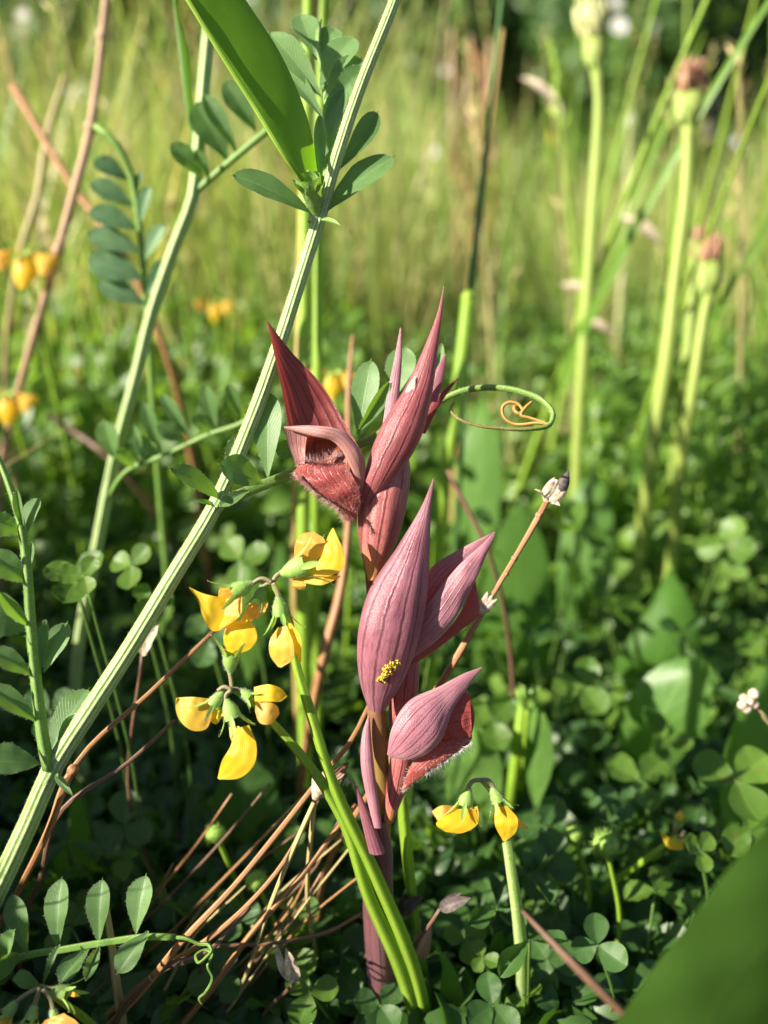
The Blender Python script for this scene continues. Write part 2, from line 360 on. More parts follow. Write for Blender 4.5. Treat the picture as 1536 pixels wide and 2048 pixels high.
petal('white_petal', (.75, .75, .78), (.8, .8, .82), (.8, .8, .8), .3)
def plain(name, a, b, sc=400, rough=.6, tr=None, tw=0.0, bs=.4, bd=.0004):
    s = NT(name); n = s.noise(sc, 4); s.out(s.mix(s.ss(n, .3, .7), a, b), rough, .3, tr or b, tw, s.noise(sc*3, 3), bs, bd)
plain('hair_white', (.7, .7, .64), (.8, .8, .74), 300, .5, (.85, .85, .78), .35)
plain('hair_pink', (.50, .26, .25), (.64, .42, .38), 300, .5, (.7, .35, .3), .3)
plain('pollen', (.72, .52, .03), (.82, .66, .08), 1500, .8, None, 0, .9, .0006)
plain('scar', (.5, .38, .28), (.66, .55, .42), 900, .7, None, .0)
plain('seed_dry', (.34, .25, .17), (.62, .53, .42), 700, .65, None, .1)
plain('seed_dark', (.05, .04, .04), (.13, .1, .09), 500, .6, None, .1)
plain('spiny', (.16, .3, .04), (.3, .45, .1), 500, .5, (.4, .6, .1), .25)
def soil():
    s = NT('soil'); a = s.noise(60, 8); b = s.noise(3.0, 5)
    col = s.mix(s.ss(a, .35, .7), (.018, .012, .008), (.075, .05, .03))
    col = s.mix(s.m('MULTIPLY', s.ss(b, .4, .65), .6), col, (.04, .06, .015))
    s.out(col, .9, .2, None, 0, s.noise(300, 6), .8, .004)
soil()
def grassmat(name, ramp, tw=.34):
    s = NT(name); r = s.rnd(); u, v = s.uv(); cr = s.n('ValToRGB'); e = cr.color_ramp
    while len(e.elements) < len(ramp): e.elements.new(.5)
    for k, (p, c) in enumerate(ramp): e.elements[k].position = p; e.elements[k].color = (*c, 1)
    s.set(cr.inputs[0], r); n = s.noise(25, 3)
    col = s.mix(s.m('MULTIPLY', n, .4), cr.outputs[0], (.16, .2, .04))
    t = s.n('Mix', data_type='RGBA', blend_type='MULTIPLY'); t.inputs[0].default_value = 1; s.set(t.inputs[6], col); t.inputs[7].default_value = (2.0, 2.1, 1.0, 1)
    s.out(col, .45, .35, t.outputs[2], tw)
grassmat('meadow_grass', [(0, (.08, .16, .025)), (.25, (.17, .26, .05)), (.5, (.27, .33, .09)), (.7, (.4, .4, .17)), (.88, (.46, .38, .2)), (1, (.4, .24, .13))])
grassmat('green_grass', [(0, (.07, .17, .02)), (.5, (.13, .26, .03)), (1, (.2, .32, .05))])

# ------------------------------------------------------------------ ground
def ground():
    q = np.linspace(-1, 1, 121); x = np.sign(q)*(np.abs(q)**3*40)+q*0.8; X, Y = np.meshgrid(x, x+0.4, indexing='ij')
    Z = 0.004*np.sin(X*31+1)*np.sin(Y*27)+0.003*np.sin(X*71+Y*53)-0.004
    V = np.stack([X, Y, Z], -1).reshape(-1, 3)
    o = obj('ground', (V, gridfaces(121, 121), V[:, :2]), 'soil'); o['kind'] = 'structure'
    o['label'] = 'dark crumbly meadow soil under the plants'
ground()
# ------------------------------------------------------------------ the orchid
def build_orchid():
    t = Thing('tongue_orchid', 'tall dusky pink orchid with striped pointed hoods and hairy red lips', 'orchid', U(765, 2085, .2925))
    st = [(765, 2100, .294), (762, 1950, .281), (757, 1750, .266), (762, 1600, .256), (755, 1470, .251), (752, 1380, .25),
          (748, 1200, .25), (742, 1140, .248), (725, 1050, .244), (728, 985, .244)]
    t.part('stem', tube([U(*p) for p in st], [px(r, .25) for r in (25, 25, 23, 21, 19, 18, 14, 12, 11, 8)], 14, 60, 5, .05), 'orchid_stem')
    P = lambda n, L, R, d, m, under=None, **k: t.part(n, wrap(L, R, d, **k), m, under)
    # sheaths on the lower stem
    P('sheath', [(738, 1975), (727, 1850), (725, 1760), (730, 1680), (742, 1635)], [(792, 1975), (789, 1860), (786, 1760), (785, 1700), (772, 1640)], (.283, .266, .252), 'sheath', phi=158, k=.9)
    P('bract', [(738, 1705), (720, 1630), (706, 1558)], [(770, 1705), (745, 1640), (708, 1560)], (.249, .247), 'bract', phi=(120, 95, 60), k=.7)
    P('bract', [(748, 1655), (732, 1590), (721, 1520), (726, 1460), (736, 1432)], [(764, 1655), (757, 1600), (748, 1530), (742, 1470), (739, 1434)], (.245, .247), 'bract_pale', phi=100, k=.8)
    P('ovary', [(768, 1645), (774, 1560), (785, 1490)], [(786, 1645), (815, 1570), (833, 1490)], (.253, .25), 'ovary', phi=170, k=.9)
    P('ovary', [(783, 1500), (777, 1420), (788, 1340), (800, 1300)], [(816, 1500), (834, 1400), (839, 1340), (836, 1300)], (.254, .25), 'ovary', phi=170, k=.9)
    P('ovary', [(736, 1160), (721, 1075), (724, 1010), (742, 940), (772, 885)], [(756, 1160), (793, 1085), (815, 1000), (821, 940), (810, 885)], (.2455, .245, .2465), 'ovary', phi=165, k=.85, nv=45, rib=(9, .02))
    # big striped bract in the middle
    b = P('bract', [(737, 1418), (722, 1372), (714, 1290), (735, 1188), (798, 1088), (843, 1012), (867, 956)],
          [(772, 1418), (812, 1348), (849, 1230), (859, 1105), (862, 1030), (869, 956)], (.2435, .238, .237, .2375), 'bract', phi=(165, 140, 120, 110, 90), k=.72, nu=60, nv=49, jit=.02, rib=(8, .013))
    SV = np.array([v.co for v in b.data.vertices])+t.b; q = SV-CAM; dd = q@FWD; QX, QY = 768+FPX*(q@RGT)/dd, 1024-FPX*(q@UPC)/dd; gs = []
    for n_, path, sp in ((95, [(762, 1360), (768, 1350), (776, 1338), (783, 1324)], 4.5), (26, [(788, 1340), (793, 1330), (798, 1322)], 2.5)):
        for x, y, z in spl(np.c_[np.array(path, float), np.zeros(len(path))], rg.random(n_)):
            x += rg.normal()*sp; y += rg.normal()*3; m = np.argsort((QX-x)**2+(QY-y)**2)[:12]; m = m[np.argmin(dd[m])]
            c = U(x, y, dd[m]-.00012); r = px(1.4+1.8*rg.random(), .235); O = np.array([[1, 0, 0], [-1, 0, 0], [0, 1, 0], [0, -1, 0], [0, 0, 1], [0, 0, -1]])
            gs.append((c+O*r*(.7+.6*rg.random((6, 1))), [[0, 2, 4], [2, 1, 4], [1, 3, 4], [3, 0, 4], [2, 0, 5], [1, 2, 5], [3, 1, 5], [0, 3, 5]], np.zeros((6, 2))))
    t.part('pollen_smear', join(gs), 'pollen', b, 'stuff')
    # upper right hood, rolled round the bud
    b = P('bract', [(722, 1010), (733, 930), (763, 852), (812, 772), (850, 690), (876, 620), (887, 573)],
          [(742, 1010), (800, 945), (840, 880), (862, 800), (876, 700), (884, 630), (889, 573)], (.2425, .239, .241, .243), 'bract_rose', phi=(165, 140, 130, 120, 100), k=.78, nu=60, nv=49, jit=.015, rib=(8, .012))
    t.part('scar', wrap([(810, 784), (817, 770), (829, 752)], [(826, 790), (831, 772), (831, 753)], (.2378, .2374, .2376), 75, .25, 10, 9, jit=.15), 'scar', b)
    P('sepal', [(826, 866), (866, 802), (915, 755)], [(850, 868), (886, 800), (917, 757)], (.247, .25), 'bract_red', phi=80, k=.5)
    P('sepal', [(858, 805), (871, 742), (889, 708)], [(874, 805), (889, 747), (893, 710)], (.246, .249), 'bract', phi=80, k=.5)
    P('sepal', [(758, 905), (774, 790), (790, 710), (800, 656)], [(792, 900), (798, 800), (804, 710), (803, 656)], (.248, .252), 'bract_pale', phi=85, k=.6)
    # upper left flower: bract behind, hood, throat, lip
    P('bract', [(700, 1000), (604, 935), (580, 862), (563, 775), (548, 705), (534, 643)], [(731, 990), (729, 925), (692, 850), (640, 765), (580, 700), (536, 643)], (.247, .248, .243), 'bract_red', phi=(70, 62, 55), k=.55, face=-1, nu=50, nv=41, rib=(6, .012), dr=.004)
    h = P('hood', [(730, 990), (724, 905), (684, 862), (625, 851), (567, 853)], [(721, 990), (700, 932), (668, 884), (625, 873), (570, 857)], (.2425, .237, .2345, .2365), 'hood', phi=(100, 95, 90, 80), k=.8)
    P('hood_wall', [(567, 853), (578, 893), (592, 930)], [(616, 860), (611, 892), (609, 928)], (.2368, .239, .2395), 'hood', h, phi=60, k=.4, face=-1)
    P('throat', [(622, 864), (594, 895), (597, 940)], [(650, 862), (700, 905), (700, 945)], (.241, .2425, .2415), 'throat', h, phi=75, k=.9, face=-1)
    lp = wrap([(596, 930), (588, 943), (630, 985), (672, 1014), (694, 1042)], [(690, 926), (704, 950), (718, 978), (722, 1002), (708, 1043)], (.2395, .2368, .2365, .239, .241), (50, 60, 70, 60), .28, 40, 31, jit=.05, rib=(4, .008))
    l = t.part('lip', lp, 'lip')
    hp = [U(x, y, .2355) for x, y in ((590, 943), (620, 972), (650, 998), (680, 1018), (694, 1040))]
    hh = join([edge_hairs(hp, NV(-.6, -.8, .4), 420, .0021, .00007, .5), surf_hairs(lp, 700, .0012, .00004, 1), surf_hairs(lp, 700, .0012, .00004, -1)])
    t.part('hairs', hh, 'hair_pink', l, 'stuff')
    hp = [U(x, y, .2375) for x, y in ((603, 922), (630, 926), (655, 922), (685, 912))]
    t.part('hairs', edge_hairs(hp, NV(0, 1, .5), 190, .0026, .00005, .5), 'hair_pink', l, 'stuff')
    # right flower of the middle tier
    h = P('hood', [(812, 1292), (836, 1182), (862, 1136), (922, 1097), (989, 1063)], [(818, 1300), (862, 1228), (916, 1157), (955, 1110), (990, 1065)], (.248, .245, .2415), 'bract', phi=(85, 75, 70), k=.55, jit=.03)
    P('hood_fold', [(812, 1284), (858, 1208), (918, 1130), (960, 1092), (989, 1064)], [(821, 1320), (884, 1272), (938, 1188), (967, 1125), (991, 1066)], (.2445, .2395, .239, .2405), 'bract_pale', h, phi=(90, 85, 80), k=.5, jit=.07)
    lp = wrap([(828, 1300), (885, 1268), (926, 1215), (942, 1172), (945, 1154)], [(814, 1338), (872, 1300), (920, 1262), (956, 1232), (952, 1165)], (.2465, .2455, .246), (80, 75, 70), .6, 28, 17, jit=.05)
    l = t.part('lip', lp, 'lip')
    hp = [U(x, y, .2445) for x, y in ((850, 1312), (890, 1286), (930, 1258), (957, 1228))]
    t.part('hairs', join([edge_hairs(hp, NV(.5, -.8, .2), 70, .0013, .00004, .5), surf_hairs(lp, 200, .0007, .00003)]), 'hair_pink', l, 'stuff')
    # lower right flower
    P('bract', [(774, 1508), (784, 1455), (814, 1405), (880, 1372), (930, 1346), (964, 1334)], [(784, 1516), (826, 1519), (877, 1487), (906, 1420), (936, 1374), (964, 1336)], (.24, .2375, .24, .242), 'bract_pale', phi=(100, 95, 85, 80), k=.45, nu=50, nv=41, jit=.03, rib=(8, .009))
    lp = wrap([(845, 1470), (872, 1400), (912, 1382), (940, 1388)], [(862, 1505), (898, 1492), (926, 1494), (944, 1478)], (.244, .2435, .243), 70, .45, 24, 17, jit=.05)
    l = t.part('lip', lp, 'lip')
    P('lip_rim', [(910, 1392), (919, 1440), (914, 1494)], [(934, 1380), (949, 1430), (936, 1496)], (.2455, .246), 'lip_dark', l, phi=95, k=.7)
    lq = wrap([(803, 1578), (826, 1524), (868, 1490), (935, 1476)], [(806, 1584), (842, 1556), (886, 1526), (943, 1490)], (.243, .2405, .2405, .2425), 75, .5, 26, 15, jit=.06)
    P2 = t.part('lip_tongue', lq, 'lip', l)
    hp = [U(x, y, .2405) for x, y in ((850, 1548), (880, 1528), (910, 1508), (943, 1484))]
    t.part('hairs', join([edge_hairs(hp, NV(.5, -.75, .3), 200, .0023, .000055, .4), surf_hairs(lq, 250, .0011, .00004, -1), surf_hairs(lp, 200, .0007, .00003)]), 'hair_white', l, 'stuff')
build_orchid()

# ------------------------------------------------------------------ yellow pea flowers
def teeth(p0, p1, rc, n=5, ln=.8, ph=0.0, out=.6):
    a = nrm(p1-p0); L = np.linalg.norm(p1-p0); s = nrm(np.cross(a, [.3, .2, .9])); b = np.cross(a, s); gs = []
    for k in range(n):
        q = ph+k*2*math.pi/n; rd = math.cos(q)*s+math.sin(q)*b
        base = p0+a*L*.52+rd*rc*.95; tip = base+(a*.8+rd*out)*L*ln*(.8+.4*rg.random())
        gs.append(leaf(base, tip, rc*.36, rd, 'lance', .25, -.08, nu=9, nv=5))
    return gs
def pflower(t, d, ped, cal, petals, pm='pedicel', rcf=.25, ph=None):
    pp = [U(*p, d) if len(p) == 2 else U(*p) for p in ped]
    t.part('pedicel', tube(pp, px(4.6, d), 8, 12), pm)
    p0, p1 = U(cal[0], cal[1], d), U(cal[2], cal[3], d-.001); L = np.linalg.norm(p1-p0); rc = L*rcf
    ks = np.linspace(0, 1, 6); body = lathe([p0+(p1-p0)*k for k in ks*.68], rc*np.array([.3, .62, .9, 1.05, 1.12, 1.1]), 14)
    g = join([body]+teeth(p0, p1, rc, ph=rg.random()*6 if ph is None else ph))
    c = t.part('calyx', g, 'calyx')
    t.part('hairs', surf_hairs(g, 320, .0006, .000022), 'hair_white', c, 'stuff')
    for q in petals:
        L_, R_, m = q[:3]; dd = q[3] if len(q) > 3 else 0.0; ph_ = q[4] if len(q) > 4 else 62
        t.part('petal', wrap(L_, R_, (d+dd, d+dd-.0015, d+dd+.0005), ph_-14, .3, 26, 21, q[5] if len(q) > 5 else 1, .022, -.0011+.0004*rg.normal(), (3, .012)), m, c)
def umbel(label, pts, rad, flowers, mat='peduncle', group=None, name='pea_flower_umbel'):
    P = [U(*p) for p in pts]; b = P[-1].copy()
    t = Thing(name, label, 'flower', b, group)
    t.part('stalk', tube(P, [px(r*.76, p[2])*(.93+.14*rg.random()) for r, p in zip(rad, pts)], 10, 44, 5, .06), mat)
    for f in flowers: pflower(t, *f)
    return t
umbel('four yellow pea flowers on one stalk, the topmost lobed and upright',
      [(545, 1168, .2365), (575, 1225, .2395), (592, 1325, .2405), (622, 1425, .2415), (657, 1540, .2435), (750, 1745, .2545), (828, 1935, .27), (856, 2060, .284), (868, 2120, .2905)],
      [6, 9, 12, 13, 14, 17, 18, 18, 18],
      [(.2355, [(545, 1165), (553, 1152), (568, 1142)], (562, 1148, 636, 1120), [
          ([(588, 1118), (592, 1085), (606, 1067), (622, 1064)], [(628, 1124), (648, 1104), (650, 1080), (628, 1064)], 'petal_orange', .0015, 65),
          ([(622, 1142), (644, 1110), (651, 1086), (660, 1064), (665, 1056)], [(628, 1152), (664, 1151), (687, 1135), (687, 1102), (675, 1074), (667, 1056)], 'petal', -.0005, 70),
          ([(612, 1146), (650, 1150), (681, 1152)], [(608, 1166), (645, 1170), (681, 1154)], 'petal_pale', .0005),
          ([(586, 1158), (586, 1172), (597, 1179)], [(612, 1158), (611, 1172), (600, 1179)], 'petal_orange', .0012)]),
       (.2345, [(545, 1165), (525, 1157), (503, 1168)], (506, 1166, 446, 1196), [
          ([(472, 1192), (436, 1193), (404, 1186), (378, 1174)], [(470, 1238), (446, 1258), (428, 1263), (404, 1230), (396, 1200), (379, 1177)], 'petal', .0005, 68, -1),
          ([(452, 1198), (448, 1232), (434, 1260)], [(484, 1192), (482, 1228), (446, 1256)], 'petal_pale', -.001),
          ([(436, 1194), (440, 1176), (462, 1168)], [(472, 1190), (478, 1176), (464, 1168)], 'petal_orange', .0015)]),
       (.2385, [(545, 1167), (535, 1168), (526, 1174)], (526, 1170, 514, 1212), [
          ([(500, 1204), (484, 1234), (477, 1246)], [(518, 1210), (507, 1240), (481, 1247)], 'petal_orange', 0),
          ([(504, 1212), (505, 1230), (511, 1237)], [(537, 1204), (531, 1222), (515, 1237)], 'petal_orange', -.001)]),
       (.2335, [(546, 1166), (553, 1180), (557, 1200)], (556, 1194, 566, 1252), [
          ([(556, 1255), (540, 1280), (540, 1310), (555, 1333)], [(574, 1252), (587, 1290), (586, 1318), (563, 1335)], 'petal_pale', -.0005, 66),
          ([(570, 1250), (584, 1290), (599, 1323)], [(582, 1246), (601, 1276), (603, 1300), (603, 1324)], 'petal', .001, 60)])])
umbel('four yellow pea flowers on one stalk, one facing up, one hanging low',
      [(464, 1380, .2365), (500, 1400, .2405), (550, 1450, .2415), (620, 1532, .2435), (680, 1622, .2485), (738, 1790, .259), (800, 1930, .27), (838, 2055, .283), (852, 2120, .29)],
      [6, 9, 11, 13, 16, 18, 19, 19, 19],
      [(.2375, [(464, 1378), (462, 1360), (459, 1342)], (460, 1346, 464, 1288), [
          ([(454, 1302), (448, 1272), (462, 1246), (490, 1239)], [(476, 1308), (500, 1298), (514, 1278), (508, 1252), (494, 1239)], 'petal', -.001, 66),
          ([(450, 1300), (447, 1275), (450, 1258)], [(466, 1304), (466, 1280), (458, 1256)], 'petal_orange', .0015)]),
       (.2345, [(463, 1379), (448, 1374), (436, 1382)], (446, 1384, 414, 1424), [
          ([(424, 1398), (388, 1394), (354, 1395)], [(424, 1436), (412, 1458), (388, 1462), (362, 1444), (351, 1415), (352, 1397)], 'petal_pale', 0, 66),
          ([(418, 1428), (420, 1442), (428, 1448)], [(444, 1412), (446, 1430), (434, 1448)], 'petal', .001)]),
       (.2365, [(465, 1379), (474, 1378), (484, 1384)], (478, 1380, 512, 1402), [
          ([(508, 1374), (540, 1369), (566, 1380), (574, 1391)], [(510, 1403), (540, 1403), (562, 1403), (574, 1393)], 'petal', -.001, 62),
          ([(512, 1404), (534, 1402), (554, 1412), (559, 1426)], [(510, 1424), (520, 1446), (540, 1449), (558, 1430)], 'petal_orange', -.0005, 66)]),
       (.234, [(463, 1381), (454, 1388), (451, 1404)], (452, 1398, 474, 1456), [
          ([(468, 1458), (462, 1490), (444, 1522), (435, 1556)], [(498, 1450), (513, 1490), (508, 1530), (480, 1556), (438, 1559)], 'petal', -.001, 66),
          ([(458, 1455), (462, 1480), (470, 1492)], [(478, 1452), (484, 1475), (476, 1494)], 'petal_pale', .0015)])])
umbel('two drooping yellow pea flowers on a pale stalk, right of the orchid foot',
      [(962, 1560, .2525), (985, 1585, .256), (1008, 1660, .2575), (1024, 1750, .259), (1040, 1870, .266), (1046, 2000, .279), (1047, 2090, .2885)], [6, 8, 12, 14, 16, 17, 17],
      [(.2515, [(962, 1560), (946, 1562), (934, 1580)], (938, 1574, 926, 1628), [
          ([(912, 1618), (884, 1634), (872, 1648), (888, 1662)], [(950, 1618), (957, 1644), (925, 1666), (892, 1664)], 'petal', -.001, 66),
          ([(912, 1612), (880, 1612), (864, 1622)], [(915, 1640), (885, 1650), (866, 1628)], 'petal_orange', .0015),
          ([(925, 1624), (928, 1650), (940, 1662)], [(955, 1612), (957, 1635), (944, 1660)], 'petal', -.0005)]),
       (.2515, [(962, 1560), (975, 1560), (988, 1578)], (984, 1574, 1004, 1618), [
          ([(990, 1614), (990, 1650), (1006, 1682)], [(1014, 1612), (1036, 1640), (1032, 1664), (1011, 1682)], 'petal', -.001, 66),
          ([(1010, 1612), (1034, 1634), (1056, 1655)], [(1006, 1634), (1030, 1651), (1055, 1658)], 'petal_orange', .001)])], 'peduncle_pale')
umbel('yellow pea flower umbel with reddish flower stalks low among vetch leaflets',
      [(82, 1972, .232), (110, 1995, .236), (160, 2030, .243), (220, 2100, .262), (235, 2140, .272), (240, 2170, .283)], [6, 8, 10, 11, 11, 11],
      [(.23, [(80, 1975), (50, 1990), (30, 2006)], (34, 2002, 4, 2040), [([(0, 2032), (-25, 2050), (-20, 2080)], [(24, 2036), (20, 2066), (-12, 2084)], 'petal', 0)]),
       (.229, [(80, 1976), (74, 1995), (68, 2015)], (70, 2008, 58, 2050), [([(46, 2046), (40, 2075), (50, 2100)], [(78, 2046), (82, 2075), (58, 2102)], 'petal', 0)]),
       (.231, [(84, 1974), (95, 1975), (108, 1978)], (104, 1978, 150, 1990), [([(138, 1980), (152, 1986), (160, 1992)], [(138, 1992), (150, 1994), (160, 1993)], 'petal_pale', 0)]),
       (.2285, [(86, 1978), (100, 1996), (106, 2020)], (104, 2015, 112, 2045), [([(90, 2040), (70, 2070), (90, 2100)], [(128, 2026), (160, 2050), (130, 2100)], 'petal_orange', -.001, 66)])])
umbel('small half-closed yellow pea flower beside the broad lying leaf',
      [(1352, 1672, .30), (1300, 1712, .305), (1200, 1790, .325), (1180, 1850, .342), (1178, 1880, .36)], [5, 8, 8, 8, 7],
      [(.30, [(1352, 1672), (1362, 1672), (1368, 1660)], (1368, 1680, 1352, 1690), [([(1366, 1680), (1340, 1676), (1318, 1658)], [(1366, 1700), (1340, 1698), (1318, 1662)], 'petal', -.001)]),
       (.302, [(1352, 1672), (1350, 1650), (1354, 1640)], (1352, 1660, 1362, 1632), [([(1350, 1640), (1352, 1628), (1360, 1620)], [(1366, 1640), (1368, 1630), (1362, 1620)], 'petal_pale', 0)])])
# blurred yellow flowers further back
for x, y, d, s, lab in ((45, 500, .43, 34, 'blurred yellow pea flowers hanging under the tall pinkish dry stem'), (428, 598, .62, 20, 'small blurred yellow flower pair among clover behind the pale vetch stem'),
                     (14, 780, .46, 30, 'blurred yellow flower low among clover by a dry straw'), (664, 738, .40, 26, 'blurred yellow flower beside the tan-edged reed'),
                     (1104, 262, 2.0, 9, 'tiny yellow flower far back in the tall meadow')):
    g0 = U(x, y, d); gz = g0.copy(); gz[2] = -.008; gz[1] += .02
    t = Thing('pea_flower_umbel', lab, 'flower', gz)
    t.part('stalk', tube([g0, g0*.5+gz*.5+np.array([.006, 0, .0]), gz], px(5, d), 6, 14), 'peduncle')
    for k in range(3 if s > 15 else 1):
        ox, oy = [(0, s*1.3), (-s*1.3, s*.2), (s*1.2, s*.5)][k]
        c = t.part('calyx', join(teeth(U(x, y, d), U(x+ox*.5, y+oy*.5, d), px(s*.4, d))), 'calyx')
        t.part('petal', wrap([(x+ox*.3-s*.4, y+oy*.4), (x+ox-s*.6, y+oy), (x+ox-s*.2, y+oy+s)], [(x+ox*.3+s*.4, y+oy*.4), (x+ox+s*.7, y+oy), (x+ox+s*.2, y+oy+s)], d-.002, 66, .6, 12, 9), ('petal', 'petal_orange', 'petal_pale')[k], c)
        t.part('petal', wrap([(x+ox*.3-s*.2, y+oy*.4), (x+ox-s*.2, y+oy), (x+ox+s*.2, y+oy+s*.7)], [(x+ox*.3+s*.6, y+oy*.4), (x+ox+s*.9, y+oy), (x+ox+s*.5, y+oy+s*.7)], d+.003, 66, .6, 12, 9), 'petal', c)

# ------------------------------------------------------------------ vetches
def leaflets(t, rows, mat, d0):
    """rows: base x,y, tip x,y, half width px, fold, (d_base, d_tip) offsets, normal"""
    for r in rows:
        bx, by, tx, ty, w = r[:5]; fold = r[5] if len(r) > 5 else .25
        da, db = r[6] if len(r) > 6 else (0, -.006); n = NV(*r[7]) if len(r) > 7 else NV(rg.normal()*.15, .35+rg.normal()*.1, .9)
        d = d0+da; b, tp = U(bx, by, d), U(tx, ty, d0+db); W_ = px(w, d)
        lf = t.part('leaflet', leaf(b, tp, W_, n, 'obov', fold, .05, .06, .02, 17, 9, .03), mat)
        ax = nrm(tp-b); t.part('tip_bristle', tube([tp-ax*W_*.15, tp+ax*W_*.2], [px(1.6, d), px(.5, d)], 5, 3), 'rachis', lf)
        if d0 < .27:
            me = leaf(b, tp, W_*1.0, n, 'obov', fold, .05, .06, .02, 17, 3)[0].reshape(17, 3, 3)
            s = nrm(np.cross(ax, n))
            h = join([spikes(spl(me[:, 0], rg.random(34)), -s+rg.normal(size=(34, 3))*.4, .0005*(.6+.8*rg.random(34)), .00002), spikes(spl(me[:, 2], rg.random(34)), s+rg.normal(size=(34, 3))*.4, .0005*(.6+.8*rg.random(34)), .00002)])
            t.part('hairs', h, 'hair_white', lf, 'stuff')
def vetch():
    st = [(-175, 2150, .292), (-60, 1895, .258), (0, 1768, .248), (60, 1640, .243), (104, 1540, .241), (180, 1420, .241), (250, 1312, .242), (345, 1155, .244), (430, 1012, .247),
          (500, 850, .25), (560, 684, .252), (600, 560, .252), (640, 432, .251), (672, 320, .25), (715, 190, .249), (790, 0, .248), (850, -170, .248), (900, -330, .249)]
    b = U(*st[0])
    t = Thing('climbing_vetch', 'big vetch with a long pale ridged stem slanting past the orchid, leaflets and tendril', 'vetch', b)
    P = [U(*p) for p in st]
    rr = [px(r*.86, p[2]) for r, p in zip([24, 24, 24, 23, 22, 21, 20, 19, 18, 17, 16, 15, 15.5, 14, 13.5, 13, 12, 8], st)]
    g = tube(P, rr, 66, 90, 11, .042); s = t.part('stem', g, 'vetch_stem')
    t.part('hairs', surf_hairs(g, 9000, .0006, .000024, 1, lean=.5), 'hair_white', s, 'stuff')
    for x, y, d, r in ((103, 1541, .241, 27), (437, 1003, .247, 22), (634, 430, .251, 19)):
        c = U(x, y, d); a = nrm(U(x+40, y-75, d)-c); k = px(r*.88, d)
        t.part('node', tube([c-a*k*1.2, c-a*k*.4, c+a*k*.4, c+a*k*1.2], [k*.7, k*.86, k*.86, k*.66], 16, 12), 'vetch_stem', s)
    # leaf at the lowest node
    def rach(pts, r0, r1, mat='rachis'):
        Q = [U(*p) for p in pts]; g = tube(Q, np.linspace(r0, r1, len(Q))*.243/FPX, 10, 40, 3, .12)
        o = t.part('rachis', g, mat); t.part('hairs', surf_hairs(g, 700, .0006, .000024, 1), 'hair_white', o, 'stuff'); return o
    rach([(98, 1538, .239), (86, 1480, .238), (76, 1400, .237), (62, 1260, .236), (52, 1120, .236), (42, 1050, .236), (20, 975, .236), (0, 925, .237), (-40, 850, .24)], 13, 5)
    leaflets(t, [(42, 1068, -22, 1035, 26, .3), (50, 1066, 34, 978, 11, .5), (54, 1068, 76, 996, 22, .2, (0, .004)), (54, 1166, -22, 1105, 30, .35), (60, 1162, 64, 1085, 9, .6, (0, .004)),
        (62, 1256, 0, 1184, 16, .5, (0, -.01)), (60, 1258, -25, 1232, 34, .25), (82, 1346, 92, 1240, 12, .5, (0, .003)), (88, 1346, 134, 1246, 26, .15, (0, .006)),
        (66, 1352, -18, 1298, 22, .35), (74, 1444, -18, 1370, 22, .35), (100, 1505, 176, 1380, 38, .15, (.004, .012)), (82, 1528, -30, 1525, 40, .2, (-.002, -.01), (0, .7, .6)), (112, 1502, 160, 1430, 20, .2, (.003, .008))], 'vetch_leaf', .237)
    # leaf at the middle node, running behind the orchid into the tendril
    rach([(442, 1004, .247), (510, 976, .25), (592, 944, .254), (680, 905, .258), (745, 876, .26), (800, 843, .26), (890, 797, .258)], 12, 7)
    leaflets(t, [(448, 1004, 340, 936, 24, .3, (0, -.012), (.25, .5, .8)), (526, 968, 440, 930, 34, .25, (.001, -.008), (.1, .35, .9)), (536, 958, 538, 786, 32, .15, (.002, .006), (-.15, .2, 1)), (468, 962, 470, 878, 20, .3, (.004, .008)),
        (604, 906, 552, 902, 23, .2, (.008, .006)), (716, 872, 742, 722, 29, .12, (.012, .012), (-.2, .2, 1)), (712, 868, 778, 764, 17, .5, (.009, .002), (.5, .4, .7)), (786, 800, 812, 696, 32, .15, (.012, .014), (-.2, .25, 1)),
        (868, 806, 884, 688, 11, .4, (.012, .014)), (500, 980, 440, 1012, 14, .4, (0, -.004))], 'vetch_leaf', .247)
    tg = tube([U(*p) for p in ((885, 799, .258), (925, 782, .256), (980, 775, .254), (1040, 783, .251), (1085, 802, .248), (1106, 830, .244), (1098, 850, .2415), (1060, 858, .2395), (1000, 857, .239), (950, 850, .2395), (915, 836, .241), (901, 820, .243), (908, 806, .245))],
             np.array([6, 6.5, 6.5, 6.5, 6, 5.5, 5, 4, 3.2, 2.8, 2.5, 2.2, 1.5])*.25/FPX, 10, 90)
    o = t.part('tendril', tg, 'tendril'); t.part('hairs', surf_hairs(tg, 500, .0006, .000024, 1), 'hair_white', o, 'stuff')
    cg = [(1096, 848, .242), (1070, 846, .2435), (1045, 849, .2455), (1028, 848, .247), (1015, 842, .2475), (1005, 828, .248), (1006, 812, .248), (1020, 804, .2475), (1036, 808, .247), (1045, 822, .246), (1038, 827, .2455), (1030, 822, .246), (1028, 814, .2465), (1034, 812, .247)]
    t.part('tendril_coil', tube([U(*p) for p in cg], np.array([3.2]*6+[3.4]*6+[3.6, 2.5])*.25/FPX, 9, 90), 'tendril_coil', o)
    t.part('tendril_coil', tube([U(*p) for p in ((1092, 846, .2425), (1060, 836, .2445), (1042, 830, .245), (1050, 816, .2455), (1064, 803, .246))], np.array([3, 3.2, 3.4, 3.6, 2.5])*.25/FPX, 9, 40), 'tendril_coil', o)
    # leaf at the top node
    rach([(632, 430, .252), (648, 350, .256), (655, 250, .26), (648, 160, .263), (636, 70, .266), (640, 40, .268)], 9, 4)
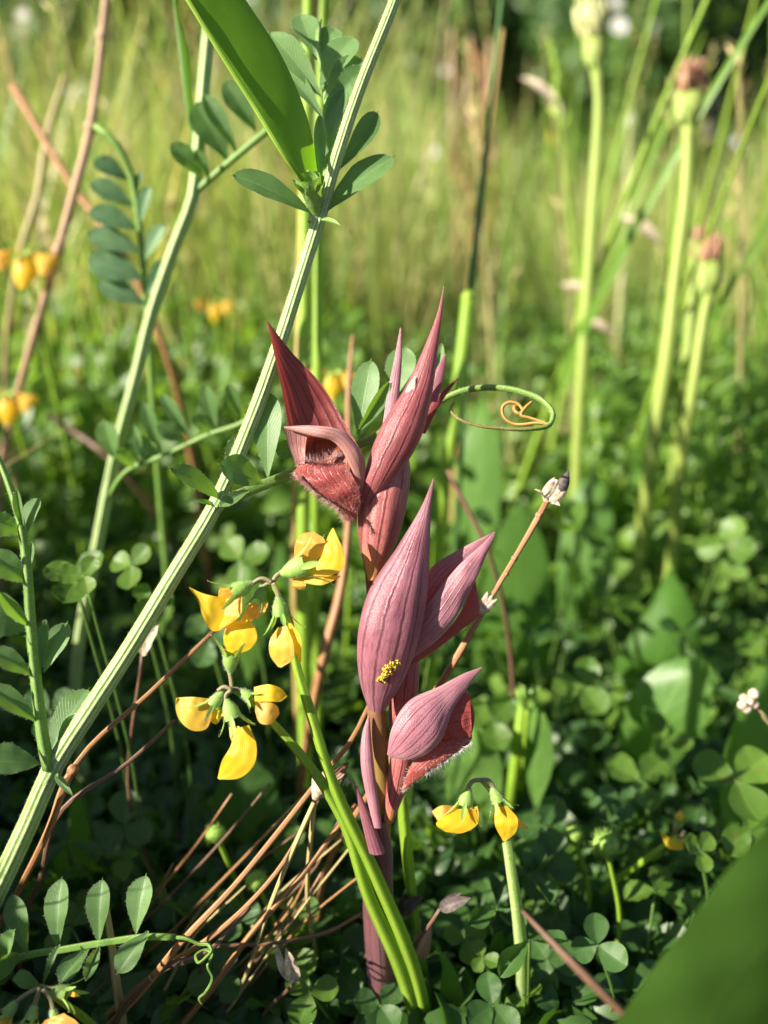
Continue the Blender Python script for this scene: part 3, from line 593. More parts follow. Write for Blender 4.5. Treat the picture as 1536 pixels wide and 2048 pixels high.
    leaflets(t, [(628, 431, 466, 350, 33, .18, (0, -.008), (-.1, .5, .85)), (646, 430, 786, 314, 37, .15, (.002, .006), (-.35, .3, .9)), (650, 362, 692, 164, 31, .12, (.004, .01), (-.15, .25, 1)), (676, 342, 754, 226, 24, .4, (.006, .012), (.5, .3, .7)),
        (642, 195, 538, 66, 33, .15, (.012, .016), (.1, .3, 1)), (648, 240, 556, 128, 22, .2, (.01, .014)), (634, 120, 600, 30, 28, .2, (.016, .02)), (640, 180, 706, 76, 36, .15, (.012, .016), (-.2, .3, 1)),
        (648, 200, 722, 118, 30, .2, (.011, .013)), (652, 215, 732, 136, 24, .25, (.009, .011)), (640, 110, 672, 58, 26, .2, (.018, .02)), (646, 300, 690, 180, 20, .4, (.007, .009)), (640, 380, 640, 230, 14, .5, (.004, .002))], 'vetch_leaf', .249)
    # the flat pod with its calyx
    pd = t.part('seed_pod', wrap([(622, 392), (588, 338), (500, 200), (432, 92), (372, -6), (320, -90), (262, -190)], [(640, 392), (634, 338), (616, 240), (562, 110), (492, 0), (430, -90), (266, -190)], (.249, .240, .236, .232, .232), (110, 80, 75, 75, 70), .2, 40, 17, jit=.015, dr=.007), 'pod')
    e0 = [U(x, y, d) for x, y, d in ((606, 360, .2425), (588, 338, .2398), (500, 200, .2362), (432, 92, .2338), (372, -6, .232), (320, -90, .232))]
    t.part('pod_seam', tube(e0, px(5, .24), 8, 36), 'peduncle', pd)
    c0, c1 = U(634, 432, .2505), U(612, 335, .2405)
    body = lathe([c0+(c1-c0)*k for k in (0, .25, .5, .7, .82)], np.array([px(10, .25), px(15, .25), px(20, .25), px(24, .25), px(24, .25)]), 16)
    c = t.part('pod_calyx', join([body]+teeth(c0, c0+(c1-c0)*1.05, px(22, .25), 5, .35, .4, .45)), 'rachis', pd)
    t.part('hairs', surf_hairs(body, 400, .0008, .000024, 1), 'hair_white', pd, 'stuff')
    t.part('stipule', leaf(U(640, 440, .2495), U(682, 452, .245), px(7, .25), None, 'lance', .3), 'rachis')
    t.part('stipule', leaf(U(112, 1548, .2385), U(146, 1592, .235), px(9, .24), None, 'lance', .5, .12), 'vetch_leaf')
    t.part('stipule', leaf(U(430, 1012, .246), U(385, 1002, .241), px(7, .24), None, 'lance', .3), 'vetch_leaf')
vetch()
def vetch_back():
    st = [(150, 1400, .375), (200, 1060, .345), (235, 890, .335), (270, 760, .33), (305, 620, .327), (350, 490, .324), (386, 392, .322), (396, 300, .32), (408, 160, .318), (424, 0, .316), (440, -150, .316)]
    b = U(*st[0]); b[2] = -.008
    t = Thing('climbing_vetch', 'thinner vetch behind, pale stem with notched leaflets backlit bright green', 'vetch', b)
    P = [b]+[U(*p) for p in st]
    g = tube(P, px(12.5, .32), 36, 60, 7, .09); t.part('stem', g, 'vetch_stem')
    t.part('rachis', tube([U(*p) for p in ((386, 388, .322), (450, 332, .318), (530, 265, .314), (590, 215, .312))], px(7, .32), 8, 24), 'rachis')
    t.part('rachis', tube([U(*p) for p in ((212, 1000, .34), (250, 945, .335), (330, 910, .33), (420, 868, .325), (490, 842, .32), (540, 800, .318))], px(4.5, .33), 8, 30), 'rachis')
    leaflets(t, [(402, 356, 342, 288, 24, .2), (456, 322, 392, 206, 36, .15), (512, 266, 450, 164, 28, .2), (476, 310, 408, 190, 20, .4), (420, 360, 392, 300, 14, .3)], 'vetch_leaf', .318)
    leaflets(t, [(232, 920, 208, 840, 24, .2), (268, 936, 232, 900, 18, .3), (326, 908, 288, 804, 17, .3), (318, 910, 258, 884, 22, .3), (382, 880, 324, 788, 16, .3), (372, 884, 316, 850, 21, .3),
        (432, 862, 410, 770, 18, .2), (425, 866, 384, 834, 19, .3), (480, 842, 455, 768, 16, .3), (278, 930, 268, 850, 14, .3)], 'vetch_leaf', .328)
    t.part('seed_pod', wrap([(384, 285), (372, 220), (356, 90), (344, -20), (340, -90)], [(392, 285), (388, 220), (374, 90), (356, 30), (346, -90)], (.322, .312), 75, .3, 26, 11), 'pod')
vetch_back()
def vetch_far():
    st = [(330, 1120, .42), (305, 800, .385), (292, 600, .37), (284, 500, .365), (274, 420, .36), (255, 330, .355), (232, 285, .35), (190, 252, .35)]
    b = U(*st[0]); b[2] = -.008
    t = Thing('climbing_vetch', 'blurred blue-green vetch leaf climbing up to the pinkish dry stem', 'vetch', b)
    t.part('rachis', tube([b]+[U(*p) for p in st], px(7, .36), 10, 50), 'rachis')
    leaflets(t, [(258, 362, 188, 322, 25, .2), (270, 415, 182, 366, 24, .2), (280, 462, 178, 424, 28, .2), (286, 505, 176, 470, 28, .2), (290, 560, 176, 520, 36, .2), (294, 610, 196, 565, 26, .2),
        (278, 455, 300, 372, 16, .3), (272, 400, 286, 345, 12, .3), (290, 520, 330, 450, 20, .3), (292, 590, 346, 520, 22, .3)], 'vetch_leaf_blue', .362)
vetch_far()
def vetch_low():
    P = [(-90, 2080, .262), (-30, 1960, .247), (40, 1914, .243), (130, 1898, .242), (220, 1883, .2425), (300, 1873, .243), (350, 1874, .2435)]
    b = U(-110, 2160, .29); b[2] = -.008
    t = Thing('low_vetch', 'low vetch shoot with upright folded leaflets, its tendril gripping dry stems', 'vetch', b)
    g = tube([b]+[U(*p) for p in P], px(7, .243), 10, 50, 3, .1); s = t.part('rachis', g, 'rachis')
    leaflets(t, [(56, 1908, 24, 1790, 24, .35, (0, .004), (.2, .3, 1)), (116, 1900, 124, 1758, 30, .25, (0, .006), (-.3, .3, 1)), (198, 1886, 205, 1760, 28, .3, (0, .005), (-.2, .35, 1)), (272, 1868, 292, 1752, 30, .3, (.001, .006), (-.25, .3, 1)),
        (86, 1972, 120, 1890, 9, .7, (-.006, -.004)), (82, 1974, 26, 1960, 22, .2, (-.006, -.012), (0, .8, .5)), (42, 1915, -12, 1930, 28, .3, (0, -.008)), (180, 1895, 120, 1965, 24, .3, (0, -.008), (0, .8, .5)), (200, 1890, 172, 1960, 14, .5, (0, -.01)), (298, 1862, 236, 1945, 26, .3, (0, -.006), (.1, .7, .6)), (8, 1935, 30, 1860, 22, .4)], 'vetch_leaf', .242)
    tg = tube([U(*p) for p in ((345, 1874, .2435), (370, 1876, .243), (400, 1888, .2425), (418, 1890, .2415), (424, 1900, .2405), (412, 1915, .240), (396, 1925, .2415), (392, 1910, .244), (408, 1900, .245), (424, 1910, .243), (415, 1930, .241), (424, 1955, .2415), (410, 1985, .2425), (398, 1998, .2445), (404, 2008, .2455))], np.linspace(4, 2.2, 15)*.243/FPX, 8, 90)
    t.part('tendril', tg, 'rachis', s)
vetch_low()
# ------------------------------------------------------------------ dry stems
def stalk(name, label, cat, pts, rad, mat, seg=8, n=36, bumps=(), group=None, grounded=True, rid=0, amp=0.0):
    P = [U(*p) for p in pts]
    if grounded:
        e = P[-1].copy(); q = nrm(P[-1]-P[-2]); sl = max(-q[2], .55)
        if e[2] > -.004: e = e+np.array([q[0], q[1], 0])/sl*min(e[2], .12)*.4; e[2] = -.01; P = P+[e]; rad = list(rad)+[rad[-1]]; pts = list(pts)+[pts[-1]]
    t = Thing(name, label, cat, P[-1] if grounded else P[-1], group)
    s = t.part('stem', tube(P, [px(r*(.8 if name == 'dry_twig' else 1), p[2])*(.88+.24*rg.random()) for r, p in zip(rad, pts)], seg, n, rid, amp), mat)
    for x, y, d, r in bumps:
        c = U(x, y, d); k = px(r, d); a = nrm(P[0]-P[1])
        t.part('node', tube([c-a*k, c-a*k*.3, c+a*k*.4, c+a*k], [k*.5, k, k, k*.5], 8, 8), mat, s)
    return t
stalk('dry_twig', 'thick pinkish tan dry stem with pale nodes, tall behind the vetches', 'dry twig',
      [(222, -120, .43), (212, 0, .43), (196, 150, .43), (180, 262, .43), (150, 380, .43), (120, 490, .435), (60, 700, .45), (0, 950, .49)], [10]*8, 'dry_pink', bumps=((204, 72, .43, 12), (181, 256, .43, 13), (116, 500, .434, 12)))
stalk('dry_twig', 'broken orange-tan dry stem leaning across behind the blue-green vetch leaf', 'dry twig',
      [(26, 172, .47), (92, 285, .465), (150, 380, .46), (200, 445, .455), (262, 540, .45), (330, 700, .46), (380, 900, .5)], [9]*7, 'dry_stem')
stalk('dry_twig', 'green-straw stalk standing beside the tall pinkish dry stem', 'dry twig', [(130, 150, .5), (92, 280, .5), (74, 400, .5), (50, 470, .5), (20, 620, .52)], [7, 9, 9, 9, 9], 'straw')
stalk('dry_twig', 'reddish brown dry stem crossing just under the big ridged vetch stem', 'dry twig',
      [(432, 1258, .262), (300, 1385, .258), (150, 1532, .25), (136, 1556, .249), (105, 1640, .25), (35, 1785, .262), (-40, 1930, .282)], [5, 6, 8, 11, 10, 9, 8], 'dry_stem', bumps=((146, 1540, .2495, 12),))
stalk('dry_twig', 'thin dark dry stem branching off low beside the ridged vetch stem', 'dry twig', [(350, 1440, .262), (250, 1530, .257), (140, 1604, .253), (80, 1760, .268), (40, 1860, .285)], [4, 6, 7, 7, 7], 'dry_dark')
stalk('dry_twig', 'long orange-brown dry stem gripped by the low vetch tendril', 'dry twig', [(745, 1395, .268), (700, 1485, .262), (650, 1545, .257), (560, 1660, .252), (470, 1770, .247), (362, 1885, .246), (290, 1975, .254), (215, 2055, .268), (160, 2120, .285)], [5, 6, 6, 7, 8, 9, 10, 9, 9], 'dry_stem')
stalk('dry_twig', 'orange-brown dry stem just below the one held by the tendril', 'dry twig', [(636, 1600, .262), (560, 1735, .257), (500, 1805, .256), (400, 1890, .256), (340, 1925, .258), (260, 1990, .266), (190, 2070, .28)], [5, 6, 6, 7, 7, 7, 7], 'dry_stem')
stalk('dry_twig', 'dark brown dry stem running from the orchid foot to the bottom left', 'dry twig', [(712, 1610, .27), (680, 1650, .266), (600, 1755, .261), (500, 1870, .258), (440, 1955, .262), (360, 2055, .274), (320, 2110, .287)], [6, 7, 8, 8, 9, 9, 9], 'dry_stem')
stalk('dry_twig', 'dark twig under the tendril among the low leaves', 'dry twig', [(500, 1815, .254), (440, 1880, .250), (420, 1900, .249), (330, 1935, .25), (270, 1985, .254), (225, 2055, .266), (200, 2110, .285)], [6, 6, 7, 9, 10, 10, 9], 'dry_dark')
stalk('dry_twig', 'thin curved brown stem reaching to the orchid sheath', 'dry twig', [(726, 1825, .272), (660, 1862, .268), (590, 1880, .265), (500, 1890, .264), (430, 1892, .264), (400, 1960, .275)], [4, 5, 5, 5, 5, 5], 'dry_dark')
stalk('straw', 'thin pale straw standing under the brown seed head', 'straw', [(628, 1605, .255), (590, 1690, .254), (545, 1800, .258), (500, 1930, .268), (455, 2055, .285)], [5, 5, 5, 4, 4], 'straw')
stalk('straw', 'short thick yellow straw at the low vetch shoot', 'straw', [(212, 1812, .252), (222, 1880, .252), (232, 1960, .257), (246, 2055, .272), (250, 2100, .288)], [6, 7, 8, 9, 9], 'straw')
stalk('straw', 'bleached brown stem behind the orchid between orchid and yellow flowers', 'straw', [(706, 670, .36), (698, 760, .36), (696, 1060, .345), (680, 1190, .338), (648, 1310, .335), (625, 1420, .34), (600, 1600, .37)], [3, 5, 7, 10, 11, 10, 8], 'dry_stem')
stalk('dry_twig', 'grey-brown straw lying across the clover at the left', 'dry twig', [(95, 830, .47), (160, 872, .47), (205, 905, .465), (250, 950, .47), (330, 1060, .5)], [6, 7, 7, 6, 6], 'dry_dark')
stalk('dry_twig', 'grey dry twig slanting beside the bright thin reed', 'dry twig', [(895, 940, .34), (930, 1010, .34), (965, 1075, .34), (1000, 1180, .35), (1020, 1300, .37)], [6, 7, 6, 6, 6], 'dry_dark')
for k in range(16):
    x0, y0 = 330+400*rg.random(), 1560+260*rg.random(); a = .55+.35*rg.random(); ln = 260+260*rg.random(); d0 = .275-.00004*(y0-1560)+.01*rg.random()
    pts = [(x0-ln*q*a+12*rg.normal(), y0+ln*q*.9+10*rg.normal(), d0+.02*q) for q in (0, .3, .6, 1)]
    stalk('straw', 'thin broken brown straw among the low leaves by the orchid foot', 'straw', pts, [2.2, 2.6, 3, 3], ('dry_stem', 'straw', 'dry_dark')[k % 3], 6, 16, group='broken straws by the orchid foot')
def seedhead_stem():
    t = stalk('dry_flower', 'thin brown jointed stem tipped by a pale bud with a black point', 'dry twig',
      [(1094, 1002, .262), (1078, 1032, .262), (1030, 1115, .263), (966, 1222, .264), (925, 1295, .264), (870, 1385, .266), (800, 1490, .272), (730, 1600, .282), (660, 1720, .3)], [6, 7, 5, 6, 8, 8, 7, 6, 6], 'dry_stem', bumps=((1078, 1031, .262, 8), (1029, 1117, .263, 7), (1012, 1148, .263, 6)))
    h = t.part('bud', join([lathe([U(1092, 1006, .262), U(1097, 996, .262), U(1110, 982, .262), U(1122, 968, .262)], [px(4, .26), px(15, .26), px(21, .26), px(15, .26)], 14)]+
        [leaf(U(1094+i*5, 1000+i*4, .2595-abs(i)*.0005), U(1122+i*6, 966+i*6, .2598), px(7, .26), NV(.1*i, 0, 1), 'lance', -.3, .12) for i in (-2, -1, 0, 1, 2)]), 'seed_dry')
    t.part('black_tip', wrap([(1106, 980), (1118, 958), (1138, 940)], [(1132, 988), (1139, 968), (1139, 940)], .2605, 150, .8, 16, 13), 'seed_dark', h)
    t.part('sepal', leaf(U(1090, 1000, .26), U(1068, 978, .258), px(4, .26), None, 'lance', .4, .2), 'seed_dry', h)
    t.part('sepal', leaf(U(1102, 1006, .26), U(1120, 1012, .258), px(6, .26), None, 'lance', .4, .2), 'seed_dry', h)
    h2 = t.part('bud', join([leaf(U(958+i, 1228, .263), U(985+i*5, 1190+i*4, .2625), px(9, .26), NV(.2*i, .2, 1), 'lance', -.4, .1) for i in (-2, 0, 2)]), 'seed_dry')
seedhead_stem()
def brown_head():
    b = U(640, 1640, .29); b[2] = -.008
    t = Thing('dry_seed_head', 'brown papery seed head wedged between the green stalks and dry stems', 'seed head', b)
    t.part('stem', tube([U(630, 1592, .256), U(625, 1640, .258), U(615, 1760, .27), b], px(5, .257), 7, 20), 'straw')
    g = [lathe([U(630, 1598, .2555), U(637, 1580, .2555), U(655, 1560, .256), U(668, 1545, .2565)], [px(7, .256), px(17, .256), px(17, .256), px(9, .256)], 12)]
    for i in range(11):
        a = rg.normal()*.5; g.append(leaf(U(634+rg.normal()*6, 1590+rg.normal()*5, .2545+.001*rg.random()), U(672+rg.normal()*14, 1545+rg.normal()*14, .2545+.004*rg.random()), px(7, .256), NV(a, rg.normal()*.4, 1), 'lance', -.3, .1))
    t.part('husk', join(g), 'seed_dry')
    t.part('dark_petal', leaf(U(664, 1556, .2555), U(698, 1524, .255), px(12, .256), NV(.2, .2, 1), 'lance', .4, .1), 'dry_dark')
brown_head()
def husk(label, x0, y0, x1, y1, w, d, mat='seed_dark'):
    b = U(x0, y0, d); b[2] = -.008; b[1] += .01
    t = Thing('dry_husk', label, 'dry husk', b); p = U(x0, y0, d)
    t.part('stem', tube([p, p*.55+b*.45+np.array([-.012, 0, 0]), b], px(4, d), 6, 16), 'dry_dark')
    t.part('husk', join([leaf(U(x0, y0, d), U(x1, y1, d-.004), px(w, d), NV(.1, .5, .8), 'lance', .5, .1, wav=.1), leaf(U(x0, y0, d), U(x1-20, y1-12, d), px(w*.8, d), NV(-.3, .2, .8), 'lance', .5, .12)]), mat)
husk('grey papery dry husk lying right of the orchid foot', 880, 1818, 942, 1796, 15, .262); husk('dull brown dry husk close behind the orchid foot', 800, 1826, 848, 1790, 15, .278)
husk('silvery withered bud standing on a dark stem at the bottom', 590, 1965, 572, 1895, 15, .266, 'seed_dry'); husk('orange dry leaf tip standing at the orchid base', 838, 1920, 862, 1846, 13, .284, 'dry_pink')
husk('white papery bud hanging behind the ridged vetch stem', 285, 1310, 318, 1250, 16, .285, 'seed_dry')

# ------------------------------------------------------------------ knapweed-like stalks with swollen heads
def head(label, pts, rad, hx, hy, hw, hh, d, mat, tl, tw, tn, lean=0):
    t = stalk('swollen_seed_stalk', label, 'seed stalk', [(hx, hy+hh*.8, d)]+pts, [hw*.45]+rad, 'bulb_stem', 14, 44)
    a = [U(hx+lean*k, hy+hh-2*hh*k, d) for k in (0, .2, .45, .7, .95, 1.0)]
    h = t.part('swollen_head', join([lathe(a, [px(hw*q, d) for q in (.45, .62, .95, 1, .8, .55)], 18)]+[leaf(U(hx+hw*.8*math.sin(q), hy+hh*.6, d-px(hw, d)*.85*math.cos(q)), U(hx+lean+hw*1.0*math.sin(q), hy-hh*1.25, d-px(hw, d)*.8*math.cos(q)), px(hw*.3, d), NV(math.sin(q), .1, math.cos(q)), 'ovate', -.2, .03, nu=8, nv=5) for q in np.arange(8)*.785]), 'bulb_stem')
    g = []
    for i in range(tn):
        q = rg.random()*6.28; r0, r1 = hw*.5*math.sqrt(rg.random()), tw*math.sqrt(rg.random()); l = tl*(.5+.6*rg.random())
        g.append(leaf(U(hx+lean+r0*math.sin(q), hy-hh*.8, d-px(r0, d)*math.cos(q)), U(hx+lean*2+r1*math.sin(q), hy-hh-l, d-px(r1, d)*math.cos(q)), px(4.5+3*rg.random(), d), NV(math.sin(q)+.3*rg.normal(), .2, math.cos(q)), 'lance', .3, .15*rg.normal(), nu=8, nv=3, wav=.3))
    t.part('withered_florets', join(g), mat, h)
head('tall green seed stalk topped with pale yellow withered petals', [(1196, 180, .52), (1192, 330, .52), (1182, 480, .525), (1174, 600, .53), (1160, 800, .54), (1150, 1000, .56)], [9, 11, 12, 12, 11, 11], 1192, 112, 23, 34, .52, 'floret_pale', 85, 34, 60, -6)
head('green seed stalk topped with a crumpled brown withered flower', [(1376, 275, .47), (1370, 400, .47), (1350, 560, .475), (1332, 720, .48), (1310, 860, .49), (1296, 960, .50), (1280, 1100, .53)], [11, 13, 14, 15, 15, 15, 14], 1376, 222, 30, 36, .47, 'floret_brown', 70, 34, 80, 4)
head('shorter pale green seed stalk with a small reddish brown tip', [(1412, 610, .45), (1400, 680, .45), (1382, 800, .455), (1362, 920, .47), (1350, 1050, .5)], [10, 12, 13, 13, 12], 1417, 562, 24, 38, .45, 'floret_brown', 60, 22, 36, 5)
head('slim seed bud with a pink tip beside the brown-topped stalk', [(1386, 570, .5), (1380, 640, .5), (1370, 740, .5), (1350, 900, .53)], [8, 9, 9, 9], 1394, 520, 15, 36, .5, 'floret_brown', 34, 10, 16, 2)

# ------------------------------------------------------------------ tall grass stems and reeds
stalk('grass_reed', 'thick green reed with a tan edge rising behind the vetch stem', 'reed', [(622, -160, .365), (616, 0, .365), (612, 300, .365), (608, 560, .36), (606, 800, .36), (606, 1020, .36), (606, 1300, .37)], [10, 11, 12, 13, 14, 14, 14], 'reed', 12)
stalk('grass_reed', 'tan dry reed pressed against the thick green reed', 'reed', [(640, -150, .372), (630, 0, .37), (618, 180, .37), (606, 400, .368), (600, 620, .366), (598, 760, .365), (590, 1000, .375)], [9, 10, 10, 10, 10, 9, 8], 'reed_tan')
stalk('grass_reed', 'dark green reed just right of the thick tan-edged reed', 'reed', [(650, -150, .38), (645, 0, .38), (640, 300, .378), (636, 600, .375), (634, 760, .375), (630, 1050, .39)], [7, 8, 9, 10, 10, 9], 'reed')
stalk('grass_reed', 'thin bright yellow-green reed right of the orchid tip', 'reed', [(937, 590, .40), (925, 700, .4), (908, 840, .4), (890, 960, .405), (876, 1110, .42)], [12, 13, 13, 13, 12], 'reed', bumps=((937, 596, .4, 14),))
stalk('grass_reed', 'slender dark reed continuing above the bright yellow-green one', 'reed', [(1010, -60, .44), (994, 80, .44), (975, 260, .435), (958, 430, .43), (944, 560, .425), (930, 760, .43), (915, 1000, .45)], [3, 5, 6, 7, 7, 7, 7], 'reed_dark')
stalk('grass_reed', 'tan thin reed leaning beside the slender dark reed', 'reed', [(1004, 60, .5), (990, 180, .5), (972, 330, .5), (955, 460, .5), (930, 700, .52), (915, 900, .55)], [5, 6, 7, 7, 7, 7], 'reed_tan')
stalk('grass_reed', 'green stem in half shade between the orchid foot and the drooping yellow flowers', 'reed', [(803, 1580, .268), (808, 1640, .27), (818, 1740, .275), (832, 1850, .283), (850, 1960, .293), (868, 2050, .303)], [11, 12, 12, 11, 11, 11], 'peduncle')
stalk('grass_reed', 'pale yellow-green stem under the fuzzy green bud', 'reed', [(1048, 1380, .36), (1036, 1480, .36), (1024, 1570, .365), (1012, 1680, .38)], [8, 11, 11, 10], 'reed')
stalk('dry_twig', 'soft brown straw slanting near the drooping yellow flowers', 'dry twig', [(1045, 1822, .2), (1150, 1930, .19), (1280, 2060, .19), (1400, 2170, .21)], [5, 11, 13, 12], 'dry_dark')

def oat(label, x0, y0, x1, y1, d):
    a, c = U(x0, y0, d), U(x1, y1, d); b = c.copy(); b[2] = -.008; b[0] += .02; b[1] += .05
    t = Thing('oat_spikelet', label, 'oat', b)
    t.part('stalk', tube([c, c*.6+b*.4+np.array([.02, 0, .02]), b], .0007, 6, 20), 'straw')
    h = t.part('husk', leaf(c, a, np.linalg.norm(a-c)*.16, NV(.2, .5, 1), 'lance', .5, .05), 'seed_dry')
    t.part('husk', leaf(c, a*.9+c*.1+UPC*.002, np.linalg.norm(a-c)*.13, NV(-.4, .6, 1), 'lance', .5, .1), 'seed_dry')
oat('pale oat husk hanging left of the tall yellow-topped seed stalk', 1040, 155, 1105, 205, .62); oat('whitish oat husk drooping between the two tallest seed stalks', 1236, 432, 1318, 488, .6)
oat('white withered husk on the stem below the yellow-topped head', 1120, 570, 1195, 592, .6); oat('pale curled husk beside the yellow-topped stalk, lower down', 1160, 640, 1225, 668, .62)
oat('pale husk pair high among the grasses over the orchid', 1085, 170, 1120, 240, .8)
for k in range(9):
    x = 900+90*rg.random(); stalk('dry_twig', 'reddish tan dead grass stalk in the tuft behind the slender dark reed', 'dry twig', [(x-25+40*rg.random(), 60+90*rg.random(), 1.1), (x, 260, 1.1), (x+10, 420, 1.15)], [4, 7, 6], ('dry_pink', 'dry_stem')[k % 2], 6, 14, group='dead tuft behind the reed')
def blade(name, label, cat, L, R, dep, mat, phi=50, k=.4, face=1, ground=True, nu=30, nv=11, group=None, jit=.02, dr=0.0, foot=True):
    """a broad grass-like blade or basal leaf between two edges; its foot is carried down to the soil"""
    mx, my = (L[0][0]+R[0][0])/2, (L[0][1]+R[0][1])/2; w0 = abs(R[0][0]-L[0][0])
    if foot: L = [(mx-5, my+w0*.45), (mx-w0*.3, my+w0*.12)]+L[1:]; R = [(mx+5, my+w0*.45), (mx+w0*.3, my+w0*.12)]+R[1:]
    g = wrap(L, R, dep, phi, k, nu, nv, face, jit, dr)
    foot = U((L[0][0]+R[0][0])/2, (L[0][1]+R[0][1])/2, np.atleast_1d(dep)[0]); b = foot.copy(); b[2] = -.01
    t = Thing(name, label, cat, b, group); t.part('blade', g, mat)
    w = np.linalg.norm(U(*L[0], np.atleast_1d(dep)[0])-U(*R[0], np.atleast_1d(dep)[0]))*.4
    t.part('leaf_stalk', tube([foot+np.array([0, 0, .006]), foot*.5+b*.5, b], [min(w*.5, .0012)]*3, 8, 10), 'leaf_stalk')
    return t
blade('broad_leaf', 'big soft blade slanting across the bottom right corner with a lit facet', 'leaf', [(1140, 2170), (1228, 2048), (1325, 1914), (1422, 1782), (1536, 1650), (1680, 1500)], [(1460, 2260), (1500, 2140), (1560, 2010), (1640, 1900), (1720, 1760), (1730, 1520)], (.19, .175, .165, .16, .155), 'blade_leaf', 45, .3, 1, dr=.018, foot=False)
blade('broad_leaf', 'long dark upright blade behind the orchid lip', 'leaf', [(960, 1560), (950, 1400), (962, 1200), (1000, 1060), (1040, 1000)], [(1100, 1560), (1108, 1400), (1106, 1200), (1086, 1080), (1044, 1000)], (.5, .47, .46), 'blade_leaf', 40, .4)
blade('broad_leaf', 'blue-green upright broad leaf with light patches behind the black-tipped bud', 'leaf', [(1140, 1380), (1120, 1250), (1118, 1100), (1140, 1000), (1185, 930)], [(1200, 1380), (1222, 1250), (1228, 1100), (1220, 1000), (1190, 930)], (.56, .53, .52), 'broad_leaf', 45, .4, dr=-.012)
blade('broad_leaf', 'pointed leaf folded like a roof right of the blue-green leaf', 'leaf', [(1280, 1420), (1230, 1340), (1262, 1270), (1340, 1140)], [(1380, 1420), (1396, 1330), (1390, 1230), (1346, 1140)], (.48, .45, .44), 'blade_leaf', 60, .6, dr=-.012)
blade('broad_leaf', 'large oval leaf mottled with leaf shadows beside the pointed leaf', 'leaf', [(1250, 1560), (1236, 1480), (1262, 1390), (1330, 1325), (1400, 1310)], [(1330, 1560), (1390, 1480), (1420, 1400), (1425, 1340), (1405, 1310)], (.42, .385, .375), 'broad_leaf', 35, .3, dr=-.016)
blade('broad_leaf', 'small oblong bright leaf standing by the pale stem with fuzzy bud', 'leaf', [(1060, 1600), (1040, 1540), (1042, 1460), (1075, 1405)], [(1086, 1600), (1104, 1540), (1104, 1470), (1080, 1405)], (.37, .36), 'broad_leaf', 45, .4, dr=-.01)
blade('broad_leaf', 'pale green broad blade seen behind the thin bright reed', 'leaf', [(930, 1120), (915, 1000), (925, 880), (960, 790)], [(990, 1120), (1000, 1000), (1000, 880), (966, 790)], (.56, .54), 'broad_leaf', 40, .4, dr=-.012)
blade('broad_leaf', 'narrow leaf at the bottom right of the orchid foot', 'leaf', [(900, 2060), (880, 1980), (884, 1930), (868, 1890)], [(945, 2060), (930, 2000), (905, 1930), (872, 1890)], (.285, .28), 'blade_leaf', 50, .4)
blade('broad_leaf', 'dim wide leaf lying behind the ridged stem under the pea flowers', 'leaf', [(60, 1900), (90, 1780), (130, 1660), (150, 1560)], [(220, 1900), (200, 1760), (176, 1650), (160, 1560)], (.34, .33), 'blade_leaf', 40, .4)
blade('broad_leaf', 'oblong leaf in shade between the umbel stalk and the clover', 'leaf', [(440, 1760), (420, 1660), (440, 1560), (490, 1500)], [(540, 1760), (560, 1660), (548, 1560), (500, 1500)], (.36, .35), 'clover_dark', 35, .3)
blade('broad_leaf', 'green blade in the shade left of the pale stem with fuzzy bud', 'leaf', [(900, 1640), (890, 1560), (905, 1490), (940, 1440)], [(1000, 1640), (1005, 1560), (990, 1490), (950, 1440)], (.38, .37), 'broad_leaf', 40, .3, dr=-.01)
blade('broad_leaf', 'broad leaf standing at the right edge by the cluster of dry buds', 'leaf', [(1450, 1700), (1440, 1560), (1470, 1440), (1530, 1340)], [(1560, 1700), (1580, 1560), (1580, 1440), (1540, 1340)], (.34, .33), 'blade_leaf', 40, .3)
for k, (x, y0, y1, w, d, lab) in enumerate(((880, 1230, 930, 40, .62, 'upright green blade in the thicket behind the orchid bracts'), (1290, 1130, 880, 36, .6, 'bright leaf standing below the brown-topped seed stalk'),
        (1440, 1150, 900, 34, .58, 'leaf standing at the foot of the small reddish tipped stalk'), (780, 1180, 960, 30, .66, 'shaded blade right behind the striped orchid ovary'), (1020, 900, 720, 26, .8, 'green blade seen through the curled tendril'),
        (500, 1350, 1120, 34, .42, 'dim blade behind the lobed yellow flower'), (560, 1300, 1090, 26, .5, 'slim blade between reed and ridged stem behind yellow flowers'))):
    blade('broad_leaf', lab, 'leaf', [(x-w*.4, y0), (x-w, (y0+y1)/2), (x-w*.6, y1+50), (x, y1)], [(x+w*.4, y0), (x+w, (y0+y1)/2), (x+w*.7, y1+50), (x+4, y1)], (d, d-.01), 'blade_leaf' if k % 2 else 'broad_leaf', 45, .4)

# ------------------------------------------------------------------ spiny pods and small buds
def ball(label, x, y, r, d, nh, mat='spiny', hm='hair_white'):
    c = U(x, y, d); k = px(r, d); b = c.copy(); b[2] = -.008; b[0] += .004
    t = Thing('spiny_pod', label, 'seed pod', b)
    t.part('stalk', tube([c, c*.5+b*.5+np.array([.006, 0, 0]), b], px(5, d), 7, 14), 'peduncle')
    ks = np.linspace(-.99, .99, 7); g = lathe([c+UPC*k*q*.9 for q in ks], [k*math.sqrt(1-q*q) for q in ks], 14)
    o = t.part('pod', g, mat); n = rg.normal(size=(nh, 3)); n /= np.linalg.norm(n, axis=1)[:, None]
    t.part('spines', spikes(c+n*k*.85, n+rg.normal(size=(nh, 3))*.3, k*.6, k*.03), 'calyx', o, 'stuff')
ball('round green burr covered in hooked bristles right of the drooping flowers', 1212, 1688, 26, .29, 260)
ball('small green bristly burr low under the hanging yellow flower', 432, 1668, 20, .3, 90)
ball('bristly green burr in shade left of the orchid foot', 512, 1760, 22, .285, 90)
